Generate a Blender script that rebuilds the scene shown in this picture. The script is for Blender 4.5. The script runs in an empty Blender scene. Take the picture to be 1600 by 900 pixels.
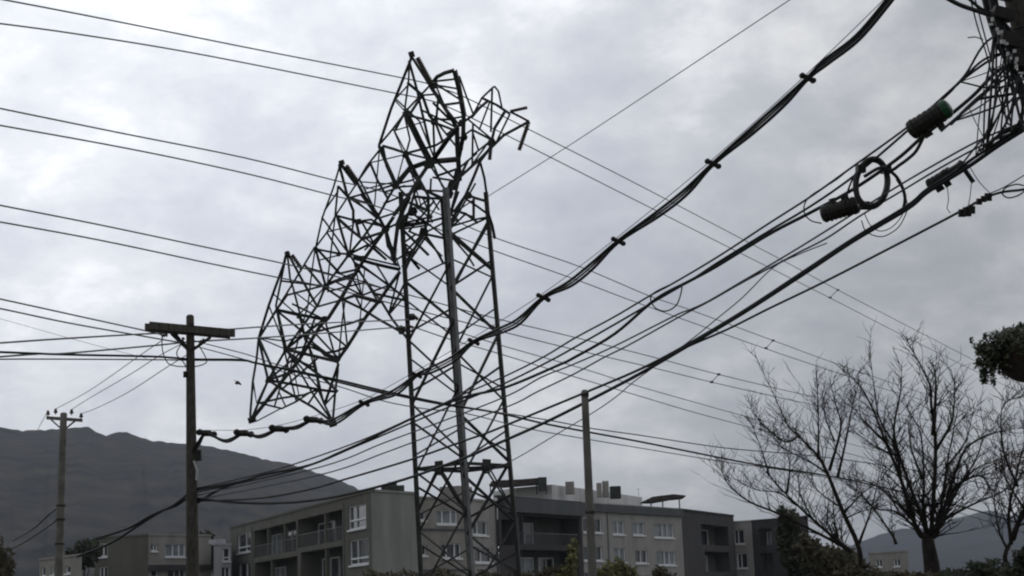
import bpy, math, random
from mathutils import Vector, Matrix
random.seed(11)
S = bpy.context.scene
C = S.collection

# ------------------------------------------------------------------ camera, sky, sun, exposure
F = 2500.0                       # focal length in photo pixels (photo 1600 wide)
PITCH = math.atan(495 / F)
ROLL = -0.037
CAM = Vector((0, 0, 1.6))
fwd = Vector((0, math.cos(PITCH), math.sin(PITCH)))
r0 = Vector((1, 0, 0)); u0 = Vector((0, -math.sin(PITCH), math.cos(PITCH)))
rt = r0 * math.cos(ROLL) + u0 * math.sin(ROLL)
up = u0 * math.cos(ROLL) - r0 * math.sin(ROLL)
cd = bpy.data.cameras.new("camera"); cam = bpy.data.objects.new("camera", cd); C.objects.link(cam)
m = Matrix((rt, up, -fwd)).transposed().to_4x4(); m.translation = CAM
cam.matrix_world = m
cd.sensor_width = 36; cd.lens = 36 * F / 1600; cd.clip_start = 0.1; cd.clip_end = 20000
S.camera = cam
S.view_settings.view_transform = 'Standard'; S.view_settings.look = 'None'
S.view_settings.exposure = 0.0; S.view_settings.gamma = 1.0; S.view_settings.use_curve_mapping = False
S.render.engine = 'CYCLES'
S.cycles.filter_width = 2.1       # the photograph is a soft video frame
SKY_OFF = (7.1, 2.4, 3)
SUN_EL, SUN_AZ = math.radians(26), math.radians(-27)

W = bpy.data.worlds.new("World"); S.world = W; W.use_nodes = True
nt = W.node_tree; nt.nodes.clear()
def N(t, **k):
    n = nt.nodes.new(t)
    for a, b in k.items(): setattr(n, a, b)
    return n
def lk(a, b): nt.links.new(a, b)
out = N('ShaderNodeOutputWorld'); bg = N('ShaderNodeBackground'); bg2 = N('ShaderNodeBackground'); mx = N('ShaderNodeMixShader')
sky = N('ShaderNodeTexSky', sky_type='NISHITA'); sky.sun_disc = False; sky.sun_elevation = SUN_EL; sky.sun_rotation = SUN_AZ
lk(sky.outputs[0], bg.inputs[0]); bg.inputs[1].default_value = 0.06
tc = N('ShaderNodeTexCoord'); sp = N('ShaderNodeSeparateXYZ'); lk(tc.outputs['Generated'], sp.inputs[0])
ab = N('ShaderNodeMath', operation='ABSOLUTE'); lk(sp.outputs[2], ab.inputs[0])
ad = N('ShaderNodeMath', operation='ADD'); lk(ab.outputs[0], ad.inputs[0]); ad.inputs[1].default_value = 0.42
dx = N('ShaderNodeMath', operation='DIVIDE'); lk(sp.outputs[0], dx.inputs[0]); lk(ad.outputs[0], dx.inputs[1])
dy = N('ShaderNodeMath', operation='DIVIDE'); lk(sp.outputs[1], dy.inputs[0]); lk(ad.outputs[0], dy.inputs[1])
cb = N('ShaderNodeCombineXYZ'); lk(dx.outputs[0], cb.inputs[0]); lk(dy.outputs[0], cb.inputs[1])
n1 = N('ShaderNodeTexNoise'); n1.inputs['Scale'].default_value = 2.1; n1.inputs['Detail'].default_value = 3; n1.inputs['Roughness'].default_value = .5
n2 = N('ShaderNodeTexNoise'); n2.inputs['Scale'].default_value = 9.0; n2.inputs['Detail'].default_value = 7; n2.inputs['Roughness'].default_value = .62
n2.inputs['Distortion'].default_value = .15
mp = N('ShaderNodeMapping'); mp.inputs['Location'].default_value = SKY_OFF; lk(cb.outputs[0], mp.inputs[0])
lk(mp.outputs[0], n1.inputs['Vector']); lk(mp.outputs[0], n2.inputs['Vector'])
ma = N('ShaderNodeMath', operation='MULTIPLY_ADD'); lk(n2.outputs[0], ma.inputs[0]); ma.inputs[1].default_value = .44; 
m1 = N('ShaderNodeMath', operation='MULTIPLY'); lk(n1.outputs[0], m1.inputs[0]); m1.inputs[1].default_value = .605
lk(m1.outputs[0], ma.inputs[2])
rp = N('ShaderNodeValToRGB'); lk(ma.outputs[0], rp.inputs[0])
e = rp.color_ramp.elements
e[0].position = .36; e[0].color = (.44, .465, .535, 1)
e[1].position = .66; e[1].color = (.90, .91, .925, 1)
k = rp.color_ramp.elements.new(.47); k.color = (.535, .555, .615, 1)
k = rp.color_ramp.elements.new(.55); k.color = (.63, .65, .69, 1)
# thin cloud is brighter round the veiled sun (ahead and to the left)
dt = N('ShaderNodeVectorMath', operation='DOT_PRODUCT'); lk(tc.outputs['Generated'], dt.inputs[0]); dt.inputs[1].default_value = Vector((math.sin(SUN_AZ) * math.cos(SUN_EL), math.cos(SUN_AZ) * math.cos(SUN_EL), math.sin(SUN_EL)))
pw = N('ShaderNodeMapRange'); lk(dt.outputs['Value'], pw.inputs[0]); pw.inputs[1].default_value = .72; pw.inputs[2].default_value = .99; pw.inputs[3].default_value = .66; pw.inputs[4].default_value = 1.60
pw.interpolation_type = 'SMOOTHSTEP'
lk(rp.outputs[0], bg2.inputs[0]); 
hz = N('ShaderNodeMapRange'); lk(ab.outputs[0], hz.inputs[0]); hz.inputs[1].default_value = 0; hz.inputs[2].default_value = .24; hz.inputs[3].default_value = .88; hz.inputs[4].default_value = 1.0
mm = N('ShaderNodeMath', operation='MULTIPLY'); lk(pw.outputs[0], mm.inputs[0]); lk(hz.outputs[0], mm.inputs[1])
zn = N('ShaderNodeMapRange'); lk(ab.outputs[0], zn.inputs[0]); zn.inputs[1].default_value = .33; zn.inputs[2].default_value = 1.0; zn.inputs[3].default_value = 1.0; zn.inputs[4].default_value = 1.55   # an overcast sky is brightest overhead
mz = N('ShaderNodeMath', operation='MULTIPLY'); lk(mm.outputs[0], mz.inputs[0]); lk(zn.outputs[0], mz.inputs[1]); lk(mz.outputs[0], bg2.inputs[1])
mx.inputs[0].default_value = .95
lk(bg.outputs[0], mx.inputs[1]); lk(bg2.outputs[0], mx.inputs[2]); lk(mx.outputs[0], out.inputs[0])

sl = bpy.data.lights.new("sun", 'SUN'); sl.energy = 0.7; sl.angle = math.radians(25); sl.color = (1, .97, .93)
so = bpy.data.objects.new("sun", sl); C.objects.link(so)
so.rotation_euler = (math.pi / 2 - SUN_EL, 0, math.pi - SUN_AZ + math.pi)
so.rotation_euler = Vector((-math.sin(-SUN_AZ) * math.cos(SUN_EL), -math.cos(SUN_AZ) * math.cos(SUN_EL), -math.sin(SUN_EL))).to_track_quat('-Z', 'Y').to_euler()

# ------------------------------------------------------------------ helpers
def ray(px, py):
    return fwd + rt * ((px - 800) / F) + up * ((450 - py) / F)
def at(px, py, d):
    return CAM + ray(px, py) * d
def at_z(px, py, z):
    r = ray(px, py); return CAM + r * ((z - CAM.z) / r.z)
def hit(px, py, p, n):
    r = ray(px, py); return CAM + r * ((p - CAM).dot(n) / r.dot(n))

def mat(name, col, rough=.8, metal=0, var=.25, scale=4., bump=0., col2=None, detail=5, stretch=None, spec=.3):
    M = bpy.data.materials.new(name); M.use_nodes = True
    t = M.node_tree; b = t.nodes['Principled BSDF']
    b.inputs['Roughness'].default_value = rough; b.inputs['Metallic'].default_value = metal
    b.inputs['Specular IOR Level'].default_value = spec
    tcn = t.nodes.new('ShaderNodeTexCoord'); mpn = t.nodes.new('ShaderNodeMapping')
    t.links.new(tcn.outputs['Object'], mpn.inputs[0])
    if stretch: mpn.inputs['Scale'].default_value = stretch
    nz = t.nodes.new('ShaderNodeTexNoise'); nz.inputs['Scale'].default_value = scale; nz.inputs['Detail'].default_value = detail
    t.links.new(mpn.outputs[0], nz.inputs['Vector'])
    cr = t.nodes.new('ShaderNodeValToRGB'); t.links.new(nz.outputs[0], cr.inputs[0])
    c2 = col2 or tuple(c * (1 + var) for c in col); c1 = tuple(c * (1 - var) for c in col)
    cr.color_ramp.elements[0].position = .3; cr.color_ramp.elements[0].color = (*c1, 1)
    cr.color_ramp.elements[1].position = .72; cr.color_ramp.elements[1].color = (*c2, 1)
    t.links.new(cr.outputs[0], b.inputs['Base Color'])
    if bump:
        bn = t.nodes.new('ShaderNodeBump'); bn.inputs['Strength'].default_value = bump; bn.inputs['Distance'].default_value = .03
        t.links.new(nz.outputs[0], bn.inputs['Height']); t.links.new(bn.outputs[0], b.inputs['Normal'])
    return M

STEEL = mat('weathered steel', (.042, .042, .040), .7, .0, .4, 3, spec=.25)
STEEL_LIT = mat('lit galvanised leg steel', (.15, .15, .155), .65, .0, .3, 3, spec=.3)  # front leg only: its lit look is put into a paler steel colour
STEELD = mat('dark steel', (.026, .026, .023), .75, .0, .4, 3)
RUST = mat('rusty plate', (.045, .038, .03), .8, .0, .4, 5)
ALU = mat('stranded conductor', (.16, .165, .175), .55, .0, .2, 2)
BLACK = mat('black cable jacket', (.016, .016, .017), .6, 0, .3, 6)
GREYC = mat('grey cable', (.07, .07, .075), .6, 0, .3, 6)
WOOD = mat('grey timber pole', (.070, .064, .053), .9, 0, .45, 5, .5, stretch=(6, 6, .5))
CONC = mat('concrete pole', (.15, .145, .13), .9, 0, .3, 3, .3)
PORC = mat('porcelain', (.05, .04, .035), .35, 0, .2, 4)
PALE = mat('pale plastic', (.5, .5, .5), .5, 0, .1, 4)
CLOS = mat('splice closure plastic', (.014, .012, .010), .55, 0, .4, 8)
GREEN = mat('green cap', (.008, .06, .022), .5, 0, .3, 8)
W_OLIVE = mat('olive render', (.118, .118, .096), .95, 0, .17, .9, .12, stretch=(1, 1, .22), detail=8)
W_GABLE = mat('grey green render', (.25, .247, .232), .95, 0, .17, .9, .12, stretch=(1, 1, .22), detail=8)
W_TAUPE = mat('taupe render', (.28, .262, .238), .95, 0, .17, .9, .12, stretch=(1, 1, .22), detail=8)
W_LIGHT = mat('light grey render', (.33, .315, .30), .95, 0, .17, .9, .12, stretch=(1, 1, .22), detail=8)
W_DARK = mat('dark grey render', (.055, .052, .054), .95, 0, .17, .9, .12, stretch=(1, 1, .22), detail=8)
W_MID = mat('mid grey render', (.10, .105, .11), .95, 0, .17, .9, .12, stretch=(1, 1, .22), detail=8)
W_WHITE = mat('white render', (.45, .45, .47), .95, 0, .17, .9, .12, stretch=(1, 1, .22), detail=8)
W_PENT = mat('penthouse grey', (.60, .60, .585), .95, 0, .17, .9, .12, stretch=(1, 1, .22), detail=8)
INNER = mat('dark recess wall', (.07, .07, .062), .95, 0, .2, .8)  # one dark grey tone for every balcony back wall
FRAME = mat('white window frame', (.72, .73, .74), .5, 0, .05, 3)
GLASS = mat('dark window glass', (.028, .032, .036), .12, 0, .5, .4, spec=.5)
CURT = mat('curtained glass', (.20, .22, .23), .3, 0, .35, 1.2, spec=.5)
ROOFR = mat('red brown roof sheet', (.075, .06, .055), .85, 0, .3, 2)
ROOFD = mat('dark roof felt', (.05, .055, .05), .9, 0, .3, 1)
RAIL = mat('rail grey', (.16, .165, .165), .6, 0, .2, 3)
BARK = mat('bark', (.028, .023, .02), .95, 0, .4, 6, .4)
TWIG = mat('twig bark', (.024, .019, .017), .95, 0, .3, 8)
LEAFD = mat('dark evergreen leaf', (.030, .036, .022), .8, 0, .5, 1.5, col2=(.055, .065, .034))
LEAFB = mat('brown green leaf', (.052, .046, .028), .85, 0, .4, 1.5, col2=(.085, .075, .04))
LEAFY = mat('yellow green leaf', (.10, .105, .035), .8, 0, .4, 2, col2=(.17, .16, .06))
LEAFR = mat('dry red leaf', (.11, .055, .042), .85, 0, .3, 2)
LEAFP = mat('basket leaf', (.040, .052, .025), .7, 0, .4, 5, col2=(.085, .10, .055))
LEAFH = mat('pale blossom', (.20, .20, .19), .8, 0, .2, 6)  # pale top leaves of the basket, highlights put into their colour
BASK = mat('basket liner', (.03, .022, .017), .9, 0, .4, 20, .3)
GRASS = mat('verge ground', (.06, .062, .035), .95, 0, .4, .6, .3)
ASPH = mat('asphalt', (.05, .05, .05), .95, 0, .2, 3, .2)
PAVE = mat('pavement concrete', (.25, .245, .23), .95, 0, .15, 2, .2)
MARK = mat('road paint', (.75, .75, .72), .8, 0, .1, 5)
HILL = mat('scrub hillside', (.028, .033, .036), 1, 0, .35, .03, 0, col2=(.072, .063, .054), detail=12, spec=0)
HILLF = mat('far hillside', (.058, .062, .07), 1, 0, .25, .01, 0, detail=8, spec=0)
BIRDM = mat('dark plumage', (.025, .025, .028), .8, 0, .2, 20)

def link(o, parent=None):
    C.objects.link(o)
    if parent: o.parent = parent
    return o
def obj(name, V, Fc, m, parent=None, origin=None, smooth=False):
    """vertices in world space; the object's origin is moved to `origin` (or stays with its parent's)"""
    me = bpy.data.meshes.new(name)
    if parent is not None: off = parent.matrix_world.translation if parent.parent is None else root_off(parent)
    else: off = origin if origin is not None else Vector(V[0])
    me.from_pydata([Vector(v) - off for v in V], [], Fc); me.materials.append(m)
    if smooth:
        for p in me.polygons: p.use_smooth = True
    o = bpy.data.objects.new(name, me)
    if parent is None:
        o.location = off; o.matrix_world = Matrix.Translation(off)
    return link(o, parent)
def root_off(o):
    while o.parent: o = o.parent
    return o.location.copy()
def empty(name, loc, label, cat, group=None):
    o = bpy.data.objects.new(name, None); o.location = loc; o.matrix_world = Matrix.Translation(loc); o.empty_display_size = .2
    o['label'] = label; o['category'] = cat
    if group: o['group'] = group
    return link(o)
def tag(o, label, cat, group=None):
    o['label'] = label; o['category'] = cat
    if group: o['group'] = group
    return o
class MB:
    def __init__(s): s.V = []; s.F = []
    def add(s, V, Fc):
        b = len(s.V); s.V += V; s.F += [tuple(i + b for i in f) for f in Fc]
    def box(s, c, ax, ay, az):      # centre and three half-axis vectors
        c = Vector(c); V = []
        for i in (-1, 1):
            for j in (-1, 1):
                for k in (-1, 1): V.append(c + ax * i + ay * j + az * k)
        s.add(V, [(0, 1, 3, 2), (4, 6, 7, 5), (0, 4, 5, 1), (2, 3, 7, 6), (0, 2, 6, 4), (1, 5, 7, 3)])
    def bx(s, x0, y0, z0, x1, y1, z1):
        s.box(((x0 + x1) / 2, (y0 + y1) / 2, (z0 + z1) / 2), Vector(((x1 - x0) / 2, 0, 0)), Vector((0, (y1 - y0) / 2, 0)), Vector((0, 0, (z1 - z0) / 2)))
    def tube(s, pts, rad, n=6, cap=True):
        pts = [Vector(p) for p in pts]
        R = rad if isinstance(rad, (list, tuple)) else [rad] * len(pts)
        nrm = None; rings = []
        for i, p in enumerate(pts):
            t = (pts[min(i + 1, len(pts) - 1)] - pts[max(i - 1, 0)])
            if t.length < 1e-9: t = Vector((0, 0, 1))
            t.normalize()
            if nrm is None:
                nrm = t.orthogonal().normalized()
            nrm = nrm - t * nrm.dot(t)
            if nrm.length < 1e-6: nrm = t.orthogonal()
            nrm.normalize(); bi = t.cross(nrm)
            rings.append([p + (nrm * math.cos(2 * math.pi * j / n) + bi * math.sin(2 * math.pi * j / n)) * R[i] for j in range(n)])
        V = [v for r in rings for v in r]; Fc = []
        for i in range(len(pts) - 1):
            for j in range(n):
                a = i * n + j; b = i * n + (j + 1) % n
                Fc.append((a, b, b + n, a + n))
        if cap:
            Fc.append(tuple(range(n - 1, -1, -1))); Fc.append(tuple(range((len(pts) - 1) * n, len(pts) * n)))
        s.add(V, Fc)
    def angle(s, pts, w, th=.012):
        """angle-iron: L-section swept along pts"""
        pts = [Vector(p) for p in pts]
        prof = [(-.5, -.5), (.5, -.5), (.5, -.5 + th / w), (-.5 + th / w, -.5 + th / w), (-.5 + th / w, .5), (-.5, .5)]
        a0 = random.choice((0, 1, 2, 3)) * math.pi / 2 + random.uniform(-.2, .2); nrm = None; V = []
        for i, p in enumerate(pts):
            t = (pts[min(i + 1, len(pts) - 1)] - pts[max(i - 1, 0)]).normalized()
            if nrm is None:
                nrm = Vector((0, 0, 1)).cross(t)
                if nrm.length < .1: nrm = Vector((1, 0, 0))
            nrm = (nrm - t * nrm.dot(t)).normalized(); bi = t.cross(nrm)
            for x, y in prof:
                X = x * math.cos(a0) - y * math.sin(a0); Y = x * math.sin(a0) + y * math.cos(a0)
                V.append(p + (nrm * X + bi * Y) * w)
        Fc = []
        for i in range(len(pts) - 1):
            for j in range(6):
                a = i * 6 + j; b = i * 6 + (j + 1) % 6
                Fc.append((a, b, b + 6, a + 6))
        e = (len(pts) - 1) * 6
        Fc += [(3, 2, 1, 0), (5, 4, 3, 0), (e, e + 1, e + 2, e + 3), (e, e + 3, e + 4, e + 5)]
        s.add(V, Fc)
    def lathe(s, c, axis, prof, n=10):   # prof: (distance along axis, radius)
        axis = Vector(axis).normalized()
        s.tube_profile(Vector(c), axis, prof, n)
    def tube_profile(s, c, axis, prof, n):
        a = axis.orthogonal().normalized(); b = axis.cross(a)
        V = []; Fc = []
        for h, r in prof:
            for j in range(n):
                V.append(c + axis * h + (a * math.cos(2 * math.pi * j / n) + b * math.sin(2 * math.pi * j / n)) * r)
        for i in range(len(prof) - 1):
            for j in range(n):
                x = i * n + j; y = i * n + (j + 1) % n
                Fc.append((x, y, y + n, x + n))
        Fc.append(tuple(range(n - 1, -1, -1))); Fc.append(tuple(range((len(prof) - 1) * n, len(prof) * n)))
        s.add(V, Fc)
    def build(s, name, m, parent=None, origin=None, smooth=False):
        return obj(name, s.V, s.F, m, parent, origin, smooth)

def spline(P, n=6):
    """Catmull-Rom through the points"""
    P = [Vector(p) for p in P]
    if len(P) < 3:
        return [P[0].lerp(P[-1], i / n) for i in range(n + 1)]
    Q = [P[0] * 2 - P[1]] + P + [P[-1] * 2 - P[-2]]; R = []
    for i in range(1, len(Q) - 2):
        a, b, c, d = Q[i - 1], Q[i], Q[i + 1], Q[i + 2]
        for k in range(n):
            t = k / n
            R.append(.5 * ((2 * b) + (c - a) * t + (2 * a - 5 * b + 4 * c - d) * t * t + (3 * b - a - 3 * c + d) * t ** 3))
    R.append(P[-1]); return R
def struct(o): o['kind'] = 'structure'; return o

# ------------------------------------------------------------------ ground, street, hills
b = MB()
b.bx(-3000, -60, -1.0, 3000, 4000, 0.0); struct(b.build('ground', GRASS, origin=Vector((0, 0, 0))))
b = MB(); b.bx(-300, 4.5, -.5, 300, 11.5, .004); struct(b.build('road', ASPH, origin=Vector((0, 8, 0))))
b = MB(); b.bx(-300, 12, -.5, 300, 15, .13); struct(b.build('pavement', PAVE, origin=Vector((0, 13, 0))))
b = MB(); b.bx(-300, 11.5, -.5, 300, 11.997, .12); struct(b.build('kerb', CONC, origin=Vector((0, 11.7, 0))))
b = MB()
for i in range(-20, 21): b.bx(i * 6 - 1, 7.93, -.2, i * 6 + 1, 8.07, .008)
struct(b.build('road_marking', MARK, origin=Vector((0, 8, 0))))

def hill(name, ridge, d, m, depth, zfoot=0.0, seed=0):
    rnd = random.Random(seed); P = []
    xs = []
    for (x0, y0), (x1, y1) in zip(ridge, ridge[1:]):
        n = max(2, int(abs(x1 - x0) / 6))
        for i in range(n): xs.append((x0 + (x1 - x0) * i / n, y0 + (y1 - y0) * i / n))
    xs.append(ridge[-1]); rows = 26; V = []; Fc = []
    off = [[rnd.uniform(-1, 1) for _ in xs] for _ in range(rows)]
    for j in range(rows):
        t = j / (rows - 1)                       # 0 at the foot, 1 at the ridge
        for i, (x, y) in enumerate(xs):
            p = at(x, y + (rnd.uniform(-1.0, 1.0) if t == 1 else 0), d)
            q = Vector((p.x * (1 - depth / d * (1 - t)), p.y - depth * (1 - t), zfoot - 2))
            h = t ** .85
            z = q.z + (p.z - q.z) * h
            w = math.sin(math.pi * t)
            g = .5 * math.sin(x * .021 + 1.7 * t + seed) + .3 * math.sin(x * .047 - 2.3 * t) + .2 * math.sin(x * .093 + 4 * t) + off[j][i] * .03
            v_ = abs(math.sin(x * .062 + 1.1 * math.sin(t * 5 + x * .013))) * .6 + abs(math.sin(x * .137 + t * 3)) * .4
            V.append((q.x, q.y + g * 45 * w + v_ * 10 * w, z + g * p.z * .035 * w - v_ * p.z * .010 * w + off[j][i] * p.z * .004 * w))
    n = len(xs)
    for j in range(rows - 1):
        for i in range(n - 1):
            a = j * n + i; Fc.append((a, a + 1, a + n + 1, a + n))
    # rear slope, so that the hill has a back
    base = len(V)
    for i, (x, y) in enumerate(xs):
        p = V[(rows - 1) * n + i]; V.append((p[0], p[1] + depth * .8, -2))
    for i in range(n - 1):
        a = (rows - 1) * n + i; Fc.append((a, a + 1, base + i + 1, base + i))
    return struct(obj(name, V, Fc, m, origin=Vector((0, d, 0)), smooth=True))
hill('hill', [(-260, 690), (-120, 672), (-40, 664), (0, 668), (35, 673), (70, 672), (112, 669), (138, 667), (150, 674), (166, 681), (180, 676), (198, 674), (215, 682),
     (240, 689), (275, 692), (310, 694), (340, 700), (375, 708), (410, 717), (450, 724), (480, 734), (520, 746), (552, 760), (590, 782), (650, 812), (740, 850), (860, 895), (960, 935)],
     1750, HILL, 900, seed=3)
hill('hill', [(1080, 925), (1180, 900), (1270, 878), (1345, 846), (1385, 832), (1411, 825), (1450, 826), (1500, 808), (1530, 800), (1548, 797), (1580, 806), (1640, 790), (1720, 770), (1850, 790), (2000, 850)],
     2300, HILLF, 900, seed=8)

# ------------------------------------------------------------------ apartment buildings
Z = Vector((0, 0, 1))
class Facade:
    def __init__(s, root, a, b, ztop, zbot, m):
        s.root, s.m = root, m
        s.p0 = at_z(*a, ztop) if not isinstance(a, Vector) else a.copy()
        s.p1 = at_z(*b, ztop) if not isinstance(b, Vector) else b.copy()
        s.ztop, s.zbot = ztop, zbot
        s.p0.z = s.p1.z = 0
        s.L = (s.p1 - s.p0).length; s.u = (s.p1 - s.p0) / s.L; s.n = Vector((s.u.y, -s.u.x, 0)); s.holes = []; s.pipes = []
    def uz(s, px, py):
        h = hit(px, py, s.p0, s.n); return (h - s.p0).dot(s.u), h.z
    def P(s, u, z, dep=0): return s.p0 + s.u * u + Z * z - s.n * dep
    def rect(s, x0, y0, x1, y1):
        ua, za = s.uz((x0), (y0 + y1) / 2); ub, zb = s.uz((x1), (y0 + y1) / 2)
        _, zt = s.uz((x0 + x1) / 2, y0); _, zl = s.uz((x0 + x1) / 2, y1)
        return max(.05, ua), min(s.L - .05, ub), zl, zt
    def bar(s, mb, u0, u1, z0, z1, d0, d1):
        c = s.P((u0 + u1) / 2, (z0 + z1) / 2, (d0 + d1) / 2)
        mb.box(c, s.u * ((u1 - u0) / 2), s.n * ((d1 - d0) / 2), Z * ((z1 - z0) / 2))
    def window(s, x0, y0, x1, y1, mull=(.5,), rail=None, glass=None, sill=True, dep=.14):
        u0, u1, z0, z1 = s.rect(x0, y0, x1, y1); s.holes.append((u0, u1, z0, z1, dep + .14))
        f = MB(); fw = min(.09, (u1 - u0) * .12) 
        s.bar(f, u0, u0 + fw, z0, z1, dep - .05, dep + .05); s.bar(f, u1 - fw, u1, z0, z1, dep - .05, dep + .05)
        s.bar(f, u0 + fw, u1 - fw, z0, z0 + .09, dep - .05, dep + .05); s.bar(f, u0 + fw, u1 - fw, z1 - .07, z1, dep - .05, dep + .05)
        for k in mull:
            um = u0 + (u1 - u0) * k; s.bar(f, um - fw * .5, um + fw * .5, z0 + .09, z1 - .07, dep - .045, dep + .045)
        if rail:
            zr = z0 + (z1 - z0) * rail; s.bar(f, u0 + fw + .01, u1 - fw - .01, zr - .06, zr + .06, dep - .06, dep + .02)
        w = f.build('window', FRAME, s.root)
        g = MB(); s.bar(g, u0 + fw, u1 - fw, z0 + .09, z1 - .07, dep + .06, dep + .08); g.build('pane', glass or GLASS, w)
        if sill:
            q = MB(); s.bar(q, u0 - .05, u1 + .05, z0 - .13, z0 - .003, -.10, .05); q.build('sill', FRAME, w)
        return w
    def recess(s, x0, y0, x1, y1, dep=1.5, posts=(), doors=(), rail=True, inner=None, railh=1.0):
        u0, u1, z0, z1 = s.rect(x0, y0, x1, y1); s.holes.append((u0, u1, z0, z1, dep)); 
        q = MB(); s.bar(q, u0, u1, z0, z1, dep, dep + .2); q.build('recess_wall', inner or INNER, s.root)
        for a, c in doors:
            ua, ub = u0 + (u1 - u0) * a, u0 + (u1 - u0) * c; f = MB()
            fw = .07
            s.bar(f, ua, ua + fw, z0 + .02, z0 + (z1 - z0) * .82, dep - .12, dep - .004); s.bar(f, ub - fw, ub, z0 + .02, z0 + (z1 - z0) * .82, dep - .12, dep - .004)
            s.bar(f, (ua + ub) / 2 - fw / 2, (ua + ub) / 2 + fw / 2, z0 + .02, z0 + (z1 - z0) * .82, dep - .12, dep - .004)
            s.bar(f, ua + fw, ub - fw, z0 + (z1 - z0) * .82 - fw, z0 + (z1 - z0) * .82, dep - .115, dep - .006)
            d = f.build('balcony_door', FRAME, s.root)
            g = MB(); s.bar(g, ua + fw, ub - fw, z0 + .02, z0 + (z1 - z0) * .82 - fw, dep - .05, dep - .03); g.build('pane', CURT if random.random() < .5 else GLASS, d)
        for k in posts:
            um = u0 + (u1 - u0) * k; q = MB(); s.bar(q, um - .13, um + .13, z0, z1, .05, .35); q.build('balcony_post', s.m, s.root)
        if rail:
            q = MB(); s.bar(q, u0 + .03, u1 - .03, z0 + railh - .05, z0 + railh, .08, .14)
            n = max(3, int((u1 - u0) / .22))
            for i in range(1, n):
                um = u0 + (u1 - u0) * i / n; s.bar(q, um - .012, um + .012, z0, z0 + railh - .05, .10, .12)
            q.build('balcony_railing', RAIL, s.root)
    def finish(s):
        us = sorted({0, s.L} | {h[0] for h in s.holes} | {h[1] for h in s.holes}); zs = sorted({s.zbot, s.ztop} | {h[2] for h in s.holes} | {h[3] for h in s.holes})
        q = MB()
        for a, c in zip(us, us[1:]):
            for d, f in zip(zs, zs[1:]):
                um, zm = (a + c) / 2, (d + f) / 2
                if any(h[0] < um < h[1] and h[2] < zm < h[3] for h in s.holes): continue
                q.add([s.P(a, d), s.P(c, d), s.P(c, f), s.P(a, f)], [(0, 1, 2, 3)])
        for u0, u1, z0, z1, dp in s.holes:
            for (ua, za), (ub, zb) in (((u0, z0), (u1, z0)), ((u1, z0), (u1, z1)), ((u1, z1), (u0, z1)), ((u0, z1), (u0, z0))):
                q.add([s.P(ua, za), s.P(ua, za, dp), s.P(ub, zb, dp), s.P(ub, zb)], [(0, 1, 2, 3)])
        q.build('wall', s.m, s.root)
        for dpu in s.pipes:
            d = MB(); d.tube([s.P(dpu, s.ztop - .35, -.07), s.P(dpu, .2, -.07)], .05, 6); d.build('downpipe', RAIL, s.root)
        c = MB(); s.bar(c, -.04, s.L + .04, s.ztop + .002, s.ztop + .16, -.07, .25); c.build('coping', s.m, s.root)
def shell(root, pts, ztop, m, back=11):
    """roof and unseen walls behind a run of facade corners (world xy, left to right)"""
    P = [Vector((p.x, p.y, 0)) for p in pts]
    far = [Vector((p.x, p.y, 0)) + Vector((p.x, p.y, 0)).normalized() * back for p in (P[0], P[-1])]
    loop = P + [far[1], far[0]]
    V = [p + Z * (ztop - .02) for p in loop]; k = len(loop)
    obj('roof', V, [tuple(range(k))], ROOFD, root)
    q = MB()
    for a, c in ((P[-1], far[1]), (far[1], far[0]), (far[0], P[0])):
        q.add([a, c, c + Z * (ztop - .01), a + Z * (ztop - .01)], [(0, 1, 2, 3)])
    q.build('rear_wall', m, root)

# --- long olive block on the left with blank gable
zt = 9.4
pa, pb = at_z(360, 826, zt), at_z(580, 768, zt)
R1 = empty('apartment_block', Vector((pb.x, pb.y, 0)), 'long olive grey apartment block with dark balcony recesses and a blank end wall', 'building')
f = Facade(R1, pa, pb, zt, 0, W_OLIVE)
f.window(371, 833, 391, 863, (.62,), .28); f.window(373, 879, 391, 915, (.62,), .28)
f.recess(397, 822, 463, 866, posts=(.33, .72), doors=((.05, .28), (.4, .66)))
f.recess(465, 804, 535, 850, posts=(.62,), doors=((.08, .45),))
f.recess(398, 874, 465, 930, posts=(.4,), doors=((.1, .35),), rail=False)
f.recess(470, 858, 536, 925, posts=(.6,), doors=((.1, .5),), rail=False)
f.pipes = [f.uz(538, 830)[0], f.uz(395, 850)[0]]
f.window(544, 789, 572, 826, (.38,), .38); f.window(546, 842, 576, 882, (.38,), .25)
f.finish()
g = Facade(R1, pb, at(651, 774, (pb - CAM).dot(fwd) + 4.2), zt, 0, W_GABLE); g.finish()
shell(R1, [f.p0, f.p1, g.p1], zt, W_OLIVE)
b = MB(); c0 = g.P(g.L * .85, zt, 1.5)
for i in range(3): b.box(c0 + Vector((-.5 + .5 * i, .2 * i, .35 + .12 * (i % 2))), Vector((.28, 0, 0)), Vector((0, .25, 0)), Vector((0, 0, .35 + .12 * (i % 2))))
b.build('roof_vent', ROOFD, R1)

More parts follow.
